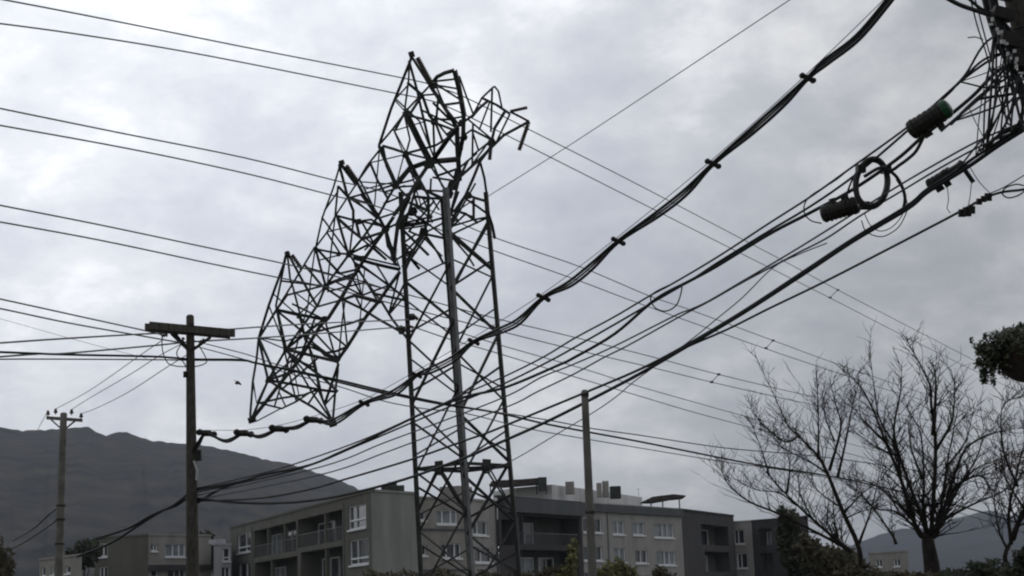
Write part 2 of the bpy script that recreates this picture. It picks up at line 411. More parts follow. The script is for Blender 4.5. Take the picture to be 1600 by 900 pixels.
# --- taupe wing behind the pylon
pa, pb = at_z(653, 779, 9.2), at_z(727, 781, 9.2); pc = at_z(776, 786, 9.2)
R2 = empty('apartment_block', Vector((pa.x, pa.y, 0)), 'taupe apartment wing with white framed windows seen through the pylon legs', 'building')
f = Facade(R2, pa, pb, 9.2, 0, W_TAUPE)
f.window(656, 799, 665, 813, ()); f.window(682, 797, 715, 819, (.3, .7), glass=CURT); f.window(689, 849, 721, 872, (.3, .7)); f.window(658, 852, 667, 868, ())
f.finish()
g = Facade(R2, f.p1, pc, 9.2, 0, W_LIGHT)
g.window(739, 814, 762, 836, (.35,)); g.window(742, 855, 769, 879, (.4,))
g.finish(); shell(R2, [f.p0, f.p1, g.p1], 9.2, W_TAUPE)
b = MB(); b.box(g.P(1.6, 9.7, 1.5), g.u * 1.1, g.n * .8, Z * .6); b.build('chimney', W_TAUPE, R2)
for z_ in (7.0, 4.15):
    b = MB(); f.bar(b, -.1, f.L - .2, z_, z_ + .12, -.12, -.002); b.build('string_course', W_MID, R2)

# --- middle block: dark balconies, light wall, dark wing
zt = 9.6
q0, q1 = at_z(777, 777, zt), at_z(908, 787, zt)
R3 = empty('apartment_block', Vector((q1.x, q1.y, 0)), 'three storey block with dark grey parapet, light window wall and penthouse on its roof', 'building')
f = Facade(R3, q0, q1, zt, 0, W_DARK)
f.recess(812, 808, 905, 851, dep=1.7, posts=(.06,), doors=((.22, .5),), railh=.9); f.recess(814, 860, 905, 915, dep=1.7, doors=((.2, .5), (.6, .85)), railh=.9)
f.recess(784, 812, 803, 852, dep=1.2, doors=((.1, .8),), rail=False)
f.finish()
b = MB(); f.bar(b, .8, f.L, 8.55, zt + .05, -.35, -.004); b.build('parapet', W_MID, R3)
q2 = at_z(1064, 797, zt)
g = Facade(R3, q1, q2, zt, 0, W_LIGHT)
g.pipes = [g.uz(949, 830)[0]]
for xa, ya, xb, yb, mu, gl in ((911, 810, 941, 832, (.5,), GLASS), (957, 814, 976, 835, (.5,), CURT), (989, 816, 1007, 836, (.5,), CURT), (1022, 818, 1053, 840, (.45, .7), CURT),
                           (911, 853, 942, 876, (.5,), GLASS), (960, 856, 978, 878, (.5,), CURT), (993, 859, 1012, 880, (.5,), GLASS), (1026, 861, 1056, 883, (.45, .7), CURT),
                           (913, 893, 944, 915, (.5,), GLASS), (962, 896, 982, 917, (.5,), GLASS), (997, 899, 1016, 920, (.5,), GLASS)):
    g.window(xa, ya, xb, yb, mu, glass=gl)
g.finish()
b = MB(); g.bar(b, 0, g.L, zt - .60, zt + .05, -.25, -.004); b.build('cornice', W_MID, R3)
q3 = at_z(1146, 807, zt)
h = Facade(R3, g.p1, q3, zt, 0, W_DARK)
h.recess(1096, 821, 1138, 852, dep=1.4, doors=((.2, .7),), rail=False); h.recess(1102, 862, 1140, 893, dep=1.4, doors=((.1, .6),), rail=False)
h.finish()
shell(R3, [f.p0, f.p1, g.p1, h.p1], zt, W_DARK, 14)
# penthouse set back on that roof
def pent(pts, zb, ztop, m, name):
    P = [at_z(x, y, ztop) for x, y in pts]; q = MB()
    far = [p + Vector((p.x, p.y, 0)).normalized() * 7 for p in (P[0], P[-1])]; loop = P + [far[1], far[0]]; n = len(loop)
    V = [Vector((p.x, p.y, zb)) for p in loop] + [Vector((p.x, p.y, ztop)) for p in loop]
    Fc = [(i, (i + 1) % n, (i + 1) % n + n, i + n) for i in range(n)] + [tuple(range(n, 2 * n))]
    q.add(V, Fc); return q.build(name, m, R3)
PH = pent([(770, 768), (800, 763), (862, 757), (922, 765), (1003, 777)], 9.3, 12.4, W_PENT, 'penthouse')
def roofbox(x0, y0, x1, y1, d, dep, m, name, root):
    a, c = at(x0, y1, d), at(x1, y0, d); b = MB(); b.bx(min(a.x, c.x), a.y, min(a.z, c.z) - .4, max(a.x, c.x), a.y + dep, c.z); return b.build(name, m, root)
dP = (at_z(862, 757, 12.4) - CAM).dot(fwd)
b = MB(); a, c = at(764, 757, dP), at(853, 749, dP)
pts = [(764, 758), (768, 752), (786, 750), (812, 749), (836, 747), (853, 746), (853, 757), (836, 756), (812, 758), (786, 760)]
pts = [at(x, y, dP - .6) for x, y in pts]; V = pts + [p + Vector((0, 3.5, .1)) for p in pts]; n = len(pts)
b.add(V, [tuple(range(n - 1, -1, -1)), tuple(range(n, 2 * n))] + [(i, (i + 1) % n, (i + 1) % n + n, i + n) for i in range(n)])
b.build('roof_canopy', ROOFR, PH)
for xx in (766, 800, 838, 853):
    p = at(xx, 757, dP - .3); b = MB(); b.bx(p.x - .05, p.y - .05, 11.5, p.x + .05, p.y + .05, p.z); b.build('canopy_post', STEELD, PH)
roofbox(841, 745, 854, 759, dP - 1, 1, ROOFD, 'roof_tank', PH)
p = at(998, 775, dP + 12); b = MB(); b.tube([p, p + Z * .75], .02, 5); b.tube([p + Z * .7 - rt * .25, p + Z * .7 + rt * .25], .015, 4); b.build('antenna', STEELD, PH)
roofbox(884, 752, 897, 765, dP + 1, 1, W_TAUPE, 'chimney', PH)
roofbox(933, 754, 940, 770, dP + 6, 1, W_TAUPE, 'chimney', PH)
roofbox(942, 751, 951, 770, dP + 7, 1, W_TAUPE, 'chimney', PH)
roofbox(954, 759, 970, 772, dP + 9, 1.5, ROOFD, 'roof_hatch', PH)
# pergola roof on posts
dG = (at_z(1030, 800, zt) - CAM).dot(fwd) + 2
b = MB(); pts = [at(1003, 784, dG), at(1020, 776, dG), at(1052, 772, dG), at(1072, 774, dG), at(1070, 777, dG), at(1050, 779, dG), at(1022, 784, dG)]
V = pts + [p + Vector((0, 3, 0)) for p in pts]; n = len(pts)
b.add(V, [tuple(range(n - 1, -1, -1)), tuple(range(n, 2 * n))] + [(i, (i + 1) % n, (i + 1) % n + n, i + n) for i in range(n)])
PG = b.build('pergola_roof', ROOFR, R3)
for xx, yy in ((1017, 783), (1035, 779), (1061, 776)):
    p = at(xx, yy, dG + .3); b = MB(); b.bx(p.x - .06, p.y - .06, zt, p.x + .06, p.y + .06, p.z); b.build('pergola_post', RAIL, PG)

# --- right end block
zt = 9.2
w0, w1, w2 = at_z(1141, 817, zt), at_z(1174, 815, zt), at_z(1262, 808, zt)
R4 = empty('apartment_block', Vector((w1.x, w1.y, 0)), 'dark apartment block with a narrow light strip of windows, behind the hedge trees', 'building')
f = Facade(R4, w0, w1, zt, 0, W_LIGHT); f.window(1147, 828, 1163, 850, (.4,)); f.window(1152, 865, 1168, 888, (.4,)); f.finish()
g = Facade(R4, w1, w2, zt, 0, W_DARK); g.recess(1186, 826, 1206, 852, dep=1.0, doors=((.2, .8),), rail=False); g.recess(1188, 864, 1208, 890, dep=1.0, rail=False); g.window(1236, 836, 1250, 850, (.5,), glass=CURT); g.window(1238, 870, 1252, 886, (.5,)); g.finish()
shell(R4, [f.p0, f.p1, g.p1], zt, W_DARK)

# --- far buildings on the left
zt = 8.6
w0, w1, w2 = at_z(148, 842, zt), at_z(232, 837, zt), at_z(330, 838, zt)
R5 = empty('apartment_block', Vector((w1.x, w1.y, 0)), 'olive apartment block far left with small white windows, between the two poles', 'building')
f = Facade(R5, w0, w1, zt, 0, W_OLIVE); f.window(154, 849, 168, 870, (.5,)); f.window(155, 886, 168, 908, (.5,)); f.finish()
g = Facade(R5, w1, w2, zt, 0, W_TAUPE); g.window(236, 850, 246, 861, (.5,)); g.window(258, 850, 290, 870, (.4, .7), glass=CURT); g.window(262, 888, 290, 906, (.4, .7)); g.window(236, 889, 247, 902, ())
g.finish(); shell(R5, [f.p0, f.p1, g.p1], zt, W_OLIVE)
b = MB(); g.bar(b, 0, g.L, 5.6, 6.1, -.3, -.004); b.build('balcony_slab', W_DARK, R5)
zt = 6.4
w0, w1 = at_z(62, 876, zt), at_z(128, 868, zt)
R6 = empty('house', Vector((w0.x, w0.y, 0)), 'low grey house at far left behind the small concrete pole', 'house')
f = Facade(R6, w0, w1, zt, 0, W_TAUPE); f.window(64, 886, 71, 900, ()); f.window(102, 884, 110, 896, ()); f.window(80, 884, 90, 898, (.5,)); f.finish(); shell(R6, [f.p0, f.p1], zt, W_TAUPE)
zt = 7.6
w0, w1 = at_z(334, 852, zt), at_z(361, 852, zt)
R7 = empty('house', Vector((w0.x, w0.y, 0)), 'small whitish house squeezed between the timber pole and the olive block', 'house')
f = Facade(R7, w0, w1, zt, 0, W_WHITE); f.window(348, 857, 360, 877, (.2,), .3); f.window(346, 886, 360, 905, (.5,)); f.finish(); shell(R7, [f.p0, f.p1], zt, W_WHITE, 6)
b = MB(); f.bar(b, .5, f.L * .8, zt + .17, zt + .55, .3, 1.5); b.build('roof_parapet', W_WHITE, R7)
zt = 6.0
w0, w1 = at_z(1357, 866, zt), at_z(1418, 862, zt)
R8 = empty('house', Vector((w0.x, w0.y, 0)), 'plain pale house glimpsed behind the bare tree trunks', 'house')
f = Facade(R8, w0, w1, zt, 0, W_TAUPE); f.window(1368, 874, 1378, 886, (.5,)); f.window(1396, 873, 1406, 885, (.5,)); f.finish(); shell(R8, [f.p0, f.p1], zt, W_TAUPE)

# ------------------------------------------------------------------ collapsed lattice pylon
TD = 50.0
Lt, Lb = at(626, 300, TD), at(657.5, 890, TD)
Rt, Rb = at(759, 300, TD), at(811, 890, TD)
Ft, Fb = at(694.5, 293, TD - 1.36), at(734.5, 890, TD - 1.54)
legs = {'L': (Lt, Lb), 'R': (Rt, Rb), 'F': (Ft, Fb), 'B': (Lt + Rt - Ft, Lb + Rb - Fb)}
def leg(k, py):
    a, c = legs[k]; t = (py - 300) / 590
    return a.lerp(c, t) if 0 <= t <= 1 else a + (c - a) * t
PY = empty('lattice_pylon', Vector(((Lb.x + Rb.x) / 2, (Lb.y + Rb.y) / 2, 0)), 'tall steel lattice power pylon with its top buckled and folded over to the left', 'pylon')
for k in 'LRFB':
    a, c = legs[k]; ground_t = (0 - a.z) / (c.z - a.z); g = a + (c - a) * ground_t
    bm = MB(); pts = [a + (g - a) * (i / 6) for i in range(7)]
    bm.angle(pts, {'F': .215, 'L': .135, 'R': .12, 'B': .12}[k], .03); bm.build('leg', STEEL_LIT if k == 'F' else STEEL, PY)
    bm = MB(); bm.box(g + Vector((0, 0, .0)), Vector((.45, 0, 0)), Vector((0, .45, 0)), Vector((0, 0, .35))); bm.build('footing', CONC, PY)
def brace(p, q, w=.07, m=STEEL):
    bm = MB(); bm.angle([p, q], w, .015); return bm.build('brace', m, PY)
lf, rf = [350, 416, 506, 608, 710, 800, 895, 990], [345, 440, 532, 632, 738, 830, 925, 1015]
for i in range(len(lf) - 1):
    if i: brace(leg('L', rf[i]), leg('F', lf[i + 1])); 
    if i: brace(leg('F', lf[i] if i else 416), leg('L', rf[i + 1]) if i + 1 < len(rf) else leg('L', 1015))
    else: brace(leg('F', 416), leg('L', 530))
fr, rr = [365, 456, 552, 650, 745, 835, 930], [349, 430, 522, 625, 722, 815, 905, 1000]
for i in range(len(fr) - 1):
    brace(leg('F', fr[i]), leg('R', rr[i + 1] if i else 420)); brace(leg('R', rr[i]), leg('F', fr[i + 1] if i else 456))
lb, bl = [395, 470, 560, 660, 760, 850, 940], [440, 520, 612, 712, 805, 900, 990]
for i in range(len(lb) - 1):
    brace(leg('L', lb[i]), leg('B', bl[i]), .055); brace(leg('B', lb[i] + 8), leg('L', bl[i]), .055)
    brace(leg('R', lb[i] + 12), leg('B', bl[i] + 5), .055); brace(leg('B', lb[i]), leg('R', bl[i] - 6), .055)
zz = {k: leg(k, 733) for k in 'LRFB'}; zt = zz['L'].z
for k in 'LRFB':
    a, c = legs[k]; zz[k] = a + (c - a) * ((zt - a.z) / (c.z - a.z))
for p, q in ('LF', 'FR', 'RB', 'BL'): brace(zz[p], zz[q], .10); 
for p, q in ('LR', 'FB'): brace(zz[p] - Z * .02, zz[q] - Z * .02, .07)
for p, q in ('LF', 'FR', 'RB', 'BL'):
    c = (zz[p] + zz[q]) / 2; d = (zz[q] - zz[p]).normalized()
    bm = MB(); bm.box(c, d * .16, Vector((-d.y, d.x, 0)) * .03, Z * .16); bm.build('gusset_plate', STEELD, PY)
    brace(c, zz[p].lerp(leg(p, 800), 1.0) , .06); brace(c, leg(q, 800), .06)
# buckled top: members as polylines (class, photo points); n normal, t far/thin, h heavy, k thick bent chord
SEG = """
c 393 656 413 631 433 605 467 563 501 508 513 497 531 469 551 434 571 402 602 358 615 339
k 615 339 640 307 651 288 671 258
c 393 656 419 594 447 546 497 476 509 447 546 397 566 373 591 338 607 309 619 289
k 619 289 640 263 668 253 714 249
n 393 656 391 649 395 596 401 560 404 529
n 395 596 401 631 419 594
n 404 529 411 560 419 594
t 404 529 446 533 475 524
t 404 529 447 546
n 404 529 420 477 443 414 448 394
n 404 529 432 484
n 432 484 436 479 460 440 473 419 492 387
n 432 484 431 478 439 439 448 396
n 448 396 453 436 458 451 464 474 468 489
h 450 398 470 434 495 478
n 432 486 466 493 500 497
n 432 486 447 540
n 433 487 475 520 507 555 524 560
n 448 461 498 448
n 439 437 503 447
n 480 419 502 447
n 492 387 500 415 509 446
t 493 389 527 395
t 498 407 526 400
t 519 380 512 441
t 490 402 485 442 481 478 452 581
n 482 419 496 423 520 430
n 532 427 558 421
n 524 440 553 432
n 513 453 534 467
n 497 478 526 471 551 462
t 468 462 489 478
n 449 460 432 484
t 435 483 500 497
n 447 546 482 541 528 560
n 447 546 473 524 509 497
n 452 581 419 594
n 466 493 475 524 482 541 490 560 500 608
n 491 500 467 563
n 419 594 460 601 500 608 524 612
n 404 629 440 622 475 617 496 609
n 404 629 440 638 463 627 485 612
t 402 658 440 638
t 436 612 446 634
t 458 575 467 620
t 462 628 452 590
h 520 660 490 637 440 608 419 594
n 520 660 488 614 471 585 447 547
h 520 660 527 611 529 580 528 560
n 520 660 507 632 500 610
n 507 632 522 612
n 507 632 516 606 525 580
n 496 609 490 560
n 484 627 490 618 496 609
n 503 508 542 541
n 511 510 518 535 526 560
h 528 560 541 542 573 493 591 472 609 446 624 426
n 480 522 510 514 545 506 571 497
n 505 552 525 549 540 544
n 490 536 507 549 527 562
t 539 471 535 499 530 554
t 570 422 563 499 561 510
h 534 467 555 462 591 470
n 551 434 565 461
h 571 402 553 403
h 553 403 584 412 605 417 624 421
n 553 409 580 426 607 447 628 462
n 562 425 591 464
n 591 417 609 445
n 565 461 604 449
n 591 460 627 468
n 596 472 613 499 630 521
n 624 427 609 487
n 627 470 611 489
h 539 468 565 482 592 499 626 518
n 555 465 564 482
n 592 472 572 499
t 578 471 569 482
n 532 252 520 293 503 339 491 386
n 528 292 524 334
n 532 265 543 307 552 329 552 347
n 534 259 555 287
h 536 260 559 287 571 309 589 334 602 357
n 578 256 560 281 543 309 524 335 510 363 492 387
n 597 229 573 259 563 279
n 597 229 604 259 617 288
n 578 258 590 282 603 305
n 528 292 543 308
n 512 321 521 308
n 544 310 580 300 616 290
n 555 314 578 318
n 560 317 584 337
t 563 284 616 289
t 592 240 585 320
t 631 245 620 287
n 525 338 560 346
n 560 346 580 343 598 353
h 528 341 545 357 562 371
n 528 341 535 367 543 393
t 523 345 514 420
t 511 363 552 352
n 511 363 529 393
n 491 389 528 396 546 396
t 552 348 546 391
n 568 351 584 380
n 557 349 562 370
n 569 373 598 363
n 552 393 567 386
n 584 387 603 405
n 570 390 602 358
n 602 358 606 385 617 400
h 640 307 625 340 622 348 617 387
n 643 90 626 133 611 170 593 225
n 639 96 638 125 631 178 640 218 635 236
n 643 104 652 142 659 174 663 190 672 229
h 646 92 665 123 680 147 698 175
n 669 137 638 170 614 202 593 228
n 632 179 618 203
n 640 132 658 147
n 618 156 635 137
t 618 159 630 171
n 659 150 678 147
n 660 153 671 181 678 189
h 637 179 660 185 677 190 708 202
k 638 184 655 220 672 252
n 615 203 631 234
h 597 229 615 233 634 239
n 637 240 660 233 681 227 709 210
t 618 202 661 192
t 581 254 630 242
n 641 242 667 248
n 638 244 644 259 652 274
n 679 194 679 247
n 681 199 690 218
n 685 194 713 229
n 659 172 703 194
n 684 160 682 184
n 677 161 698 182
n 682 186 706 187
k 672 254 679 246 700 218 716 200
n 678 128 695 168 708 184
h 674 137 695 170 709 193
h 678 128 683 120 695 114 709 110
k 709 111 717 137 725 180
n 717 120 728 151 738 177
n 684 134 714 139
n 700 163 715 161
n 710 184 722 182
n 771 136 753 153 738 180
h 762 158 750 168 737 183
n 772 137 778 143 782 162
n 769 139 768 175 767 205
h 762 157 776 164 788 172
h 789 174 773 200 766 230
n 795 177 785 200 776 219
n 798 175 812 182 825 189
h 822 192 787 211 768 230 751 247 738 259 721 274
n 763 167 751 199
n 737 192 761 212
k 725 180 724 215 717 248 718 280
k 716 200 714 230 718 280
n 739 203 738 253
n 740 204 761 215
n 741 240 761 224
n 743 217 748 234
h 766 230 750 252 740 277 728 304 702 351
n 751 253 757 279 761 308 763 338
n 763 334 769 352 773 372
h 690 251 713 247
h 730 251 721 270 715 279 706 294
n 690 260 712 281
n 688 273 711 265
n 677 277 711 281
n 680 262 691 290
n 673 280 672 297
n 658 293 689 307
n 672 298 690 299
n 649 307 671 311
n 647 309 653 323
n 648 328 664 317
n 653 326 669 339
h 669 311 669 339 662 364
n 677 313 686 327
n 638 264 650 279
n 622 287 647 281
n 624 292 641 291
n 624 295 633 304
n 600 318 632 305
n 600 338 617 333
n 637 244 652 274
h 730 304 744 310 758 314
n 728 311 745 322 760 333
n 740 312 740 342
n 740 342 761 341
n 761 342 720 359 704 367
n 720 349 738 343
n 762 344 740 385 713 440
n 717 331 736 338
n 703 357 724 337
n 708 322 716 300
h 662 364 645 393 632 425
n 660 371 640 400 629 417
n 662 364 690 371
n 662 364 690 350 697 340
n 640 362 663 372 690 400
n 628 400 645 390 661 370
n 638 385 650 395 645 393
n 630 398 645 395
n 625 345 640 330 660 345
n 640 350 668 347 690 342
n 640 356 672 351
n 676 347 665 318
n 644 322 630 350 628 375
n 700 364 731 400 740 415
n 704 367 735 395 766 421
n 668 372 684 395 693 412
n 632 380 645 408 655 420
n 651 293 693 313
n 649 307 689 311
n 635 313 622 344
n 647 304 635 344
h 713 291 698 353
n 742 287 702 358
n 729 304 700 344
n 702 327 729 335 737 341
n 635 347 675 338
n 640 353 658 351
n 633 362 669 398
n 664 362 633 395
n 667 367 635 415
n 633 380 649 367
n 604 358 633 344
n 564 375 600 362
n 562 347 604 355
n 569 313 587 338
n 555 315 589 338
t 573 295 618 284
h 591 229 615 287
n 635 240 658 293
n 673 260 693 293
h 604 364 615 404
n 547 398 622 415
n 575 375 622 415
n 524 338 567 375
n 570 418 630 462
t 534 429 601 451
n 630 447 610 487
n 432 487 503 500
n 457 475 508 500
n 468 498 477 531
n 477 531 525 564
h 448 547 525 564
n 454 558 494 575
h 450 551 503 589 524 609
n 421 595 457 582
t 457 556 468 580
t 451 560 431 628
n 509 447 546 430 562 425
n 512 455 540 448 566 442
n 580 343 602 358
n 600 300 632 290
n 660 150 640 179
n 685 127 699 125
n 695 140 714 152
n 720 215 737 203
n 655 275 668 305
n 640 318 668 330
n 700 330 716 345
n 690 313 664 352
n 676 317 640 362
n 655 338 690 364
n 622 352 645 372
t 420 477 447 546
t 428 460 466 493
n 404 529 440 608
n 419 594 482 541
t 447 546 500 608
n 466 493 528 560
t 509 447 466 493
n 509 497 447 546
t 513 441 562 425
n 524 440 565 461
t 534 467 541 542
n 546 397 592 472
t 553 403 565 461
n 566 373 603 405
t 602 358 624 421
n 492 387 532 427
n 503 339 546 397
n 523 335 566 373
t 562 281 591 338
t 543 308 585 320
n 593 228 619 289
n 632 179 667 253
t 614 202 640 263
n 571 402 534 467
t 482 541 507 632
n 440 608 495 560
t 435 491 452 581
n 618 155 655 190
t 655 190 679 245
n 705 205 738 180
n 745 240 718 262
n 764 222 735 262
t 744 310 715 330
t 640 263 660 330
"""
WID = {'n': .064, 't': .044, 'h': .086, 'k': .14, 'c': .085}
OFF = {'n': (-.7, .7), 't': (1.1, 1.5), 'h': (-1.1, -.3), 'k': (-1.0, .3), 'c': (-1.0, .3)}
ALL = []
for ln in SEG.strip().splitlines():
    t = ln.split(); v = list(map(float, t[1:])); ALL.append((t[0], list(zip(v[0::2], v[1::2]))))
SOLID = [((leg_px[0], leg_px[1]), (leg_px[2], leg_px[3])) for leg_px in ((626, 300, 657, 890), (694, 293, 734, 890), (759, 300, 811, 890))]
def extend(i, end):
    k, pts = ALL[i]; a, b_ = (pts[0], pts[1]) if end == 0 else (pts[-1], pts[-2])
    dx_, dy_ = a[0] - b_[0], a[1] - b_[1]; L = math.hypot(dx_, dy_); dx_ /= L; dy_ /= L; best = None
    lines = SOLID + [(p, q) for j, (_, P_) in enumerate(ALL) if j != i for p, q in zip(P_, P_[1:])]
    for p, q in lines:
        ex, ey = q[0] - p[0], q[1] - p[1]; den = dx_ * ey - dy_ * ex
        if abs(den) < 1e-6: continue
        t_ = ((p[0] - a[0]) * ey - (p[1] - a[1]) * ex) / den; u_ = ((p[0] - a[0]) * dy_ - (p[1] - a[1]) * dx_) / den
        if -3 <= t_ <= 15 and -.03 <= u_ <= 1.03 and (best is None or abs(t_) < abs(best)): best = t_
    e_ = 1.2 if best is None else max(1.0, best + 1.2)
    return (a[0] + dx_ * e_, a[1] + dy_ * e_)
NEW = []
for i, (k, pts) in enumerate(ALL): NEW.append((k, [extend(i, 0)] + pts[1:-1] + [extend(i, 1)]))
clus = []                     # [x, y, sum, count]
segs = []
for k, pts in NEW:
    o = random.uniform(*OFF[k]); ids = []
    for x, y in pts:
        for c in clus:
            if abs(c[0] - x) < 2.2 and abs(c[1] - y) < 2.2: c[2] += o; c[3] += 1; ids.append(c); break
        else:
            c = [x, y, o, 1]; clus.append(c); ids.append(c)
    segs.append((k, pts, ids))
def cpt(c): return at(c[0], c[1], TD + c[2] / c[3])
for k, pts, ids in segs:
    P = [cpt(c) for c in ids]
    # straighten depth of interior points so that a member does not zigzag towards the viewer
    if k not in 'kc' and len(P) > 2:
        d0, d1 = TD + ids[0][2] / ids[0][3], TD + ids[-1][2] / ids[-1][3]
        P = [at(c[0], c[1], d0 + (d1 - d0) * i / (len(ids) - 1)) for i, c in enumerate(ids)]
    bm = MB(); bm.angle(P, WID[k] * random.uniform(.92, 1.08), .02 if k in 'hkc' else .014)
    bm.build('chord' if k in 'kc' else 'brace', STEELD if k in 'kc' else STEEL, PY)
def plate(x, y, s, d=-.3, m=STEELD, a=0.):
    p = at(x, y, TD + d); k = TD / F; bm = MB(); ca, sa = math.cos(a), math.sin(a)
    X = rt * ca + up * sa; Y = up * ca - rt * sa
    pts = [(-1, -.6), (-.5, -1), (.6, -.9), (1, 0), (.5, .9), (-.6, .8)]
    Fv = [p + (X * u + Y * v) * s * k - fwd * .02 for u, v in pts]; Bv = [q + fwd * .04 for q in Fv]; n = 6
    bm.add(Fv + Bv, [tuple(range(n - 1, -1, -1)), tuple(range(n, 2 * n))] + [(i, (i + 1) % n, (i + 1) % n + n, i + n) for i in range(n)])
    bm.build('gusset_plate', m, PY)
for a in ((634, 241, 6), (671, 255, 9, -.5), (618, 289, 6), (602, 358, 7), (662, 362, 8), (561, 346, 5), (545, 398, 5), (509, 448, 6), (507, 499, 6), (467, 494, 4), (447, 546, 5),
          (419, 594, 5), (679, 190, 6), (700, 302, 9, -1.2), (706, 290, 8, -.6), (721, 192, 6, -.6), (725, 214, 6, -.2), (718, 232, 6, -.4), (768, 222, 7), (716, 272, 8), (732, 305, 6), (652, 290, 8),
          (592, 471, 4), (609, 446, 4), (528, 560, 5), (678, 132, 7), (645, 330, 8, .4), (628, 350, 6), (627, 515, 7, -.5, RUST, .6), (644, 495, 6, -.3), (529, 397, 4)): plate(*a)
# arm-tip clamps and broken insulator strings
def tip(x, y, s=6, d=0):
    p = at(x, y, TD + d); k = TD / F; bm = MB(); bm.box(p, (rt + up * .3).normalized() * s * k, fwd * .12, (up - rt * .3).normalized() * s * k * .85); bm.build('arm_tip', STEELD, PY)
tip(643, 85, 4.5); tip(534, 254, 4); tip(449, 396, 3.5); tip(394, 656, 5.5); tip(520, 662, 5.5); tip(651, 586, 4); tip(825, 192, 3)
def ins(p0, p1, r=.075):
    a, c = at(*p0), at(*p1); ax = c - a; L = ax.length; bm = MB(); n = max(4, int(L / .07)); prof = [(0, .03)]
    for i in range(n):
        h = L * (i + .2) / n; prof += [(h, r * .72), (h + L / n * .15, r), (h + L / n * .5, r * .95), (h + L / n * .6, r * .72)]
    prof.append((L, .03)); bm.lathe(a, ax, prof, 8); bm.build('insulator_string', PORC, PY)
ins((652, 90, 49.6), (675, 132, 49.5), .09); ins((541, 258, 49.6), (559, 284, 49.6), .075); ins((456, 398, 49.6), (472, 421, 49.6), .07)
ins((825, 194, 49.8), (811, 235, 49.8), .075); ins((797, 174, 49.8), (824, 168, 49.9), .06); ins((767, 228, 49.7), (765, 250, 49.7), .07)
ins((616, 388, 49.6), (614, 407, 49.6), .11); ins((644, 492, 49.6), (653, 499, 49.6), .07); ins((636, 508, 49.6), (646, 512, 49.6), .05)

# ------------------------------------------------------------------ wires
def wire(name, label, pts, rad, m, cat='wire', group=None, n=6, sides=5):
    P = spline([at(*p) for p in pts], n); bm = MB(); bm.tube(P, rad, sides)
    return tag(bm.build(name, m, origin=P[0], smooth=True), label, cat, group)
def dN(x): return 1 / (.0278 + (x - 310) * 1.72e-5)         # line of the low street cables: timber pole to near pole
def dT(x):                                                   # line of the high conductors past the pylon
    return 1 / (1 / 51 + (640 - x) * 1.25e-5)
def cond(label, pts, r=.021): wire('conductor', label, [(x, y, dT(x)) for x, y in pts], r, ALU, group='high voltage conductors strung past the pylon')
cond('upper conductor of the topmost pair, passing the pylon peak', [(-60, -13), (150, 27), (400, 77), (640, 124), (683, 136), (731, 154), (830, 204), (1000, 290), (1227, 409), (1309, 453), (1400, 500), (1520, 562), (1640, 625)])
cond('lower conductor of the topmost pair, just below the pylon peak', [(-60, 29), (120, 53), (330, 88), (615, 145), (660, 154), (702, 168), (793, 212), (940, 286), (1160, 397), (1296, 465), (1403, 520), (1520, 578), (1640, 636)])
cond('upper conductor of the second pair, meeting the middle left arm', [(-60, 157), (180, 206), (380, 246), (520, 281), (600, 300), (690, 336), (778, 373), (907, 417), (1014, 462), (1081, 485), (1200, 529), (1343, 581), (1500, 632), (1640, 668)])
cond('lower conductor of the second pair, below the middle left arm', [(-60, 185), (200, 232), (380, 270), (515, 304), (600, 326), (690, 360), (773, 392), (906, 439), (996, 473), (1197, 545), (1322, 587), (1400, 613), (1640, 682)])
cond('upper conductor of the third pair, meeting the lowest left arm', [(-60, 309), (150, 350), (330, 388), (440, 411), (498, 425), (560, 441), (640, 461), (769, 496), (894, 526), (1025, 559), (1123, 585), (1277, 621), (1450, 656), (1640, 690)])
cond('lower conductor of the third pair, below the lowest left arm', [(-60, 336), (150, 374), (330, 412), (432, 433), (503, 447), (600, 471), (700, 497), (796, 521), (889, 544), (1022, 575), (1112, 597), (1200, 617), (1315, 641), (1640, 704)])
def wsp(a, c, label):
    p, q = at(*a, dT(a[0])), at(*c, dT(c[0])); bm = MB(); bm.tube([p, q], .018, 5); o = tag(bm.build('spacer_bar', STEEL, origin=p), label, 'wire spacer', 'spacer bars joining paired conductors')
    for e, w in ((p, q), (q, p)):
        bm = MB(); bm.box(e, rt * .07, fwd * .05, up * .05); bm.build('clamp', STEELD, o)
wsp((1309, 453), (1297, 465), 'spacer bar on the topmost conductor pair, above the bare trees')
wsp((1208, 532), (1197, 544), 'spacer bar on the second conductor pair, left of the bare trees')
wsp((1123, 585), (1112, 597), 'spacer bar on the third conductor pair, right of the slim pole')
wsp((1187, 656), (1188, 671), 'spacer bar on the lowest conductor pair, beside the bare tree twigs')
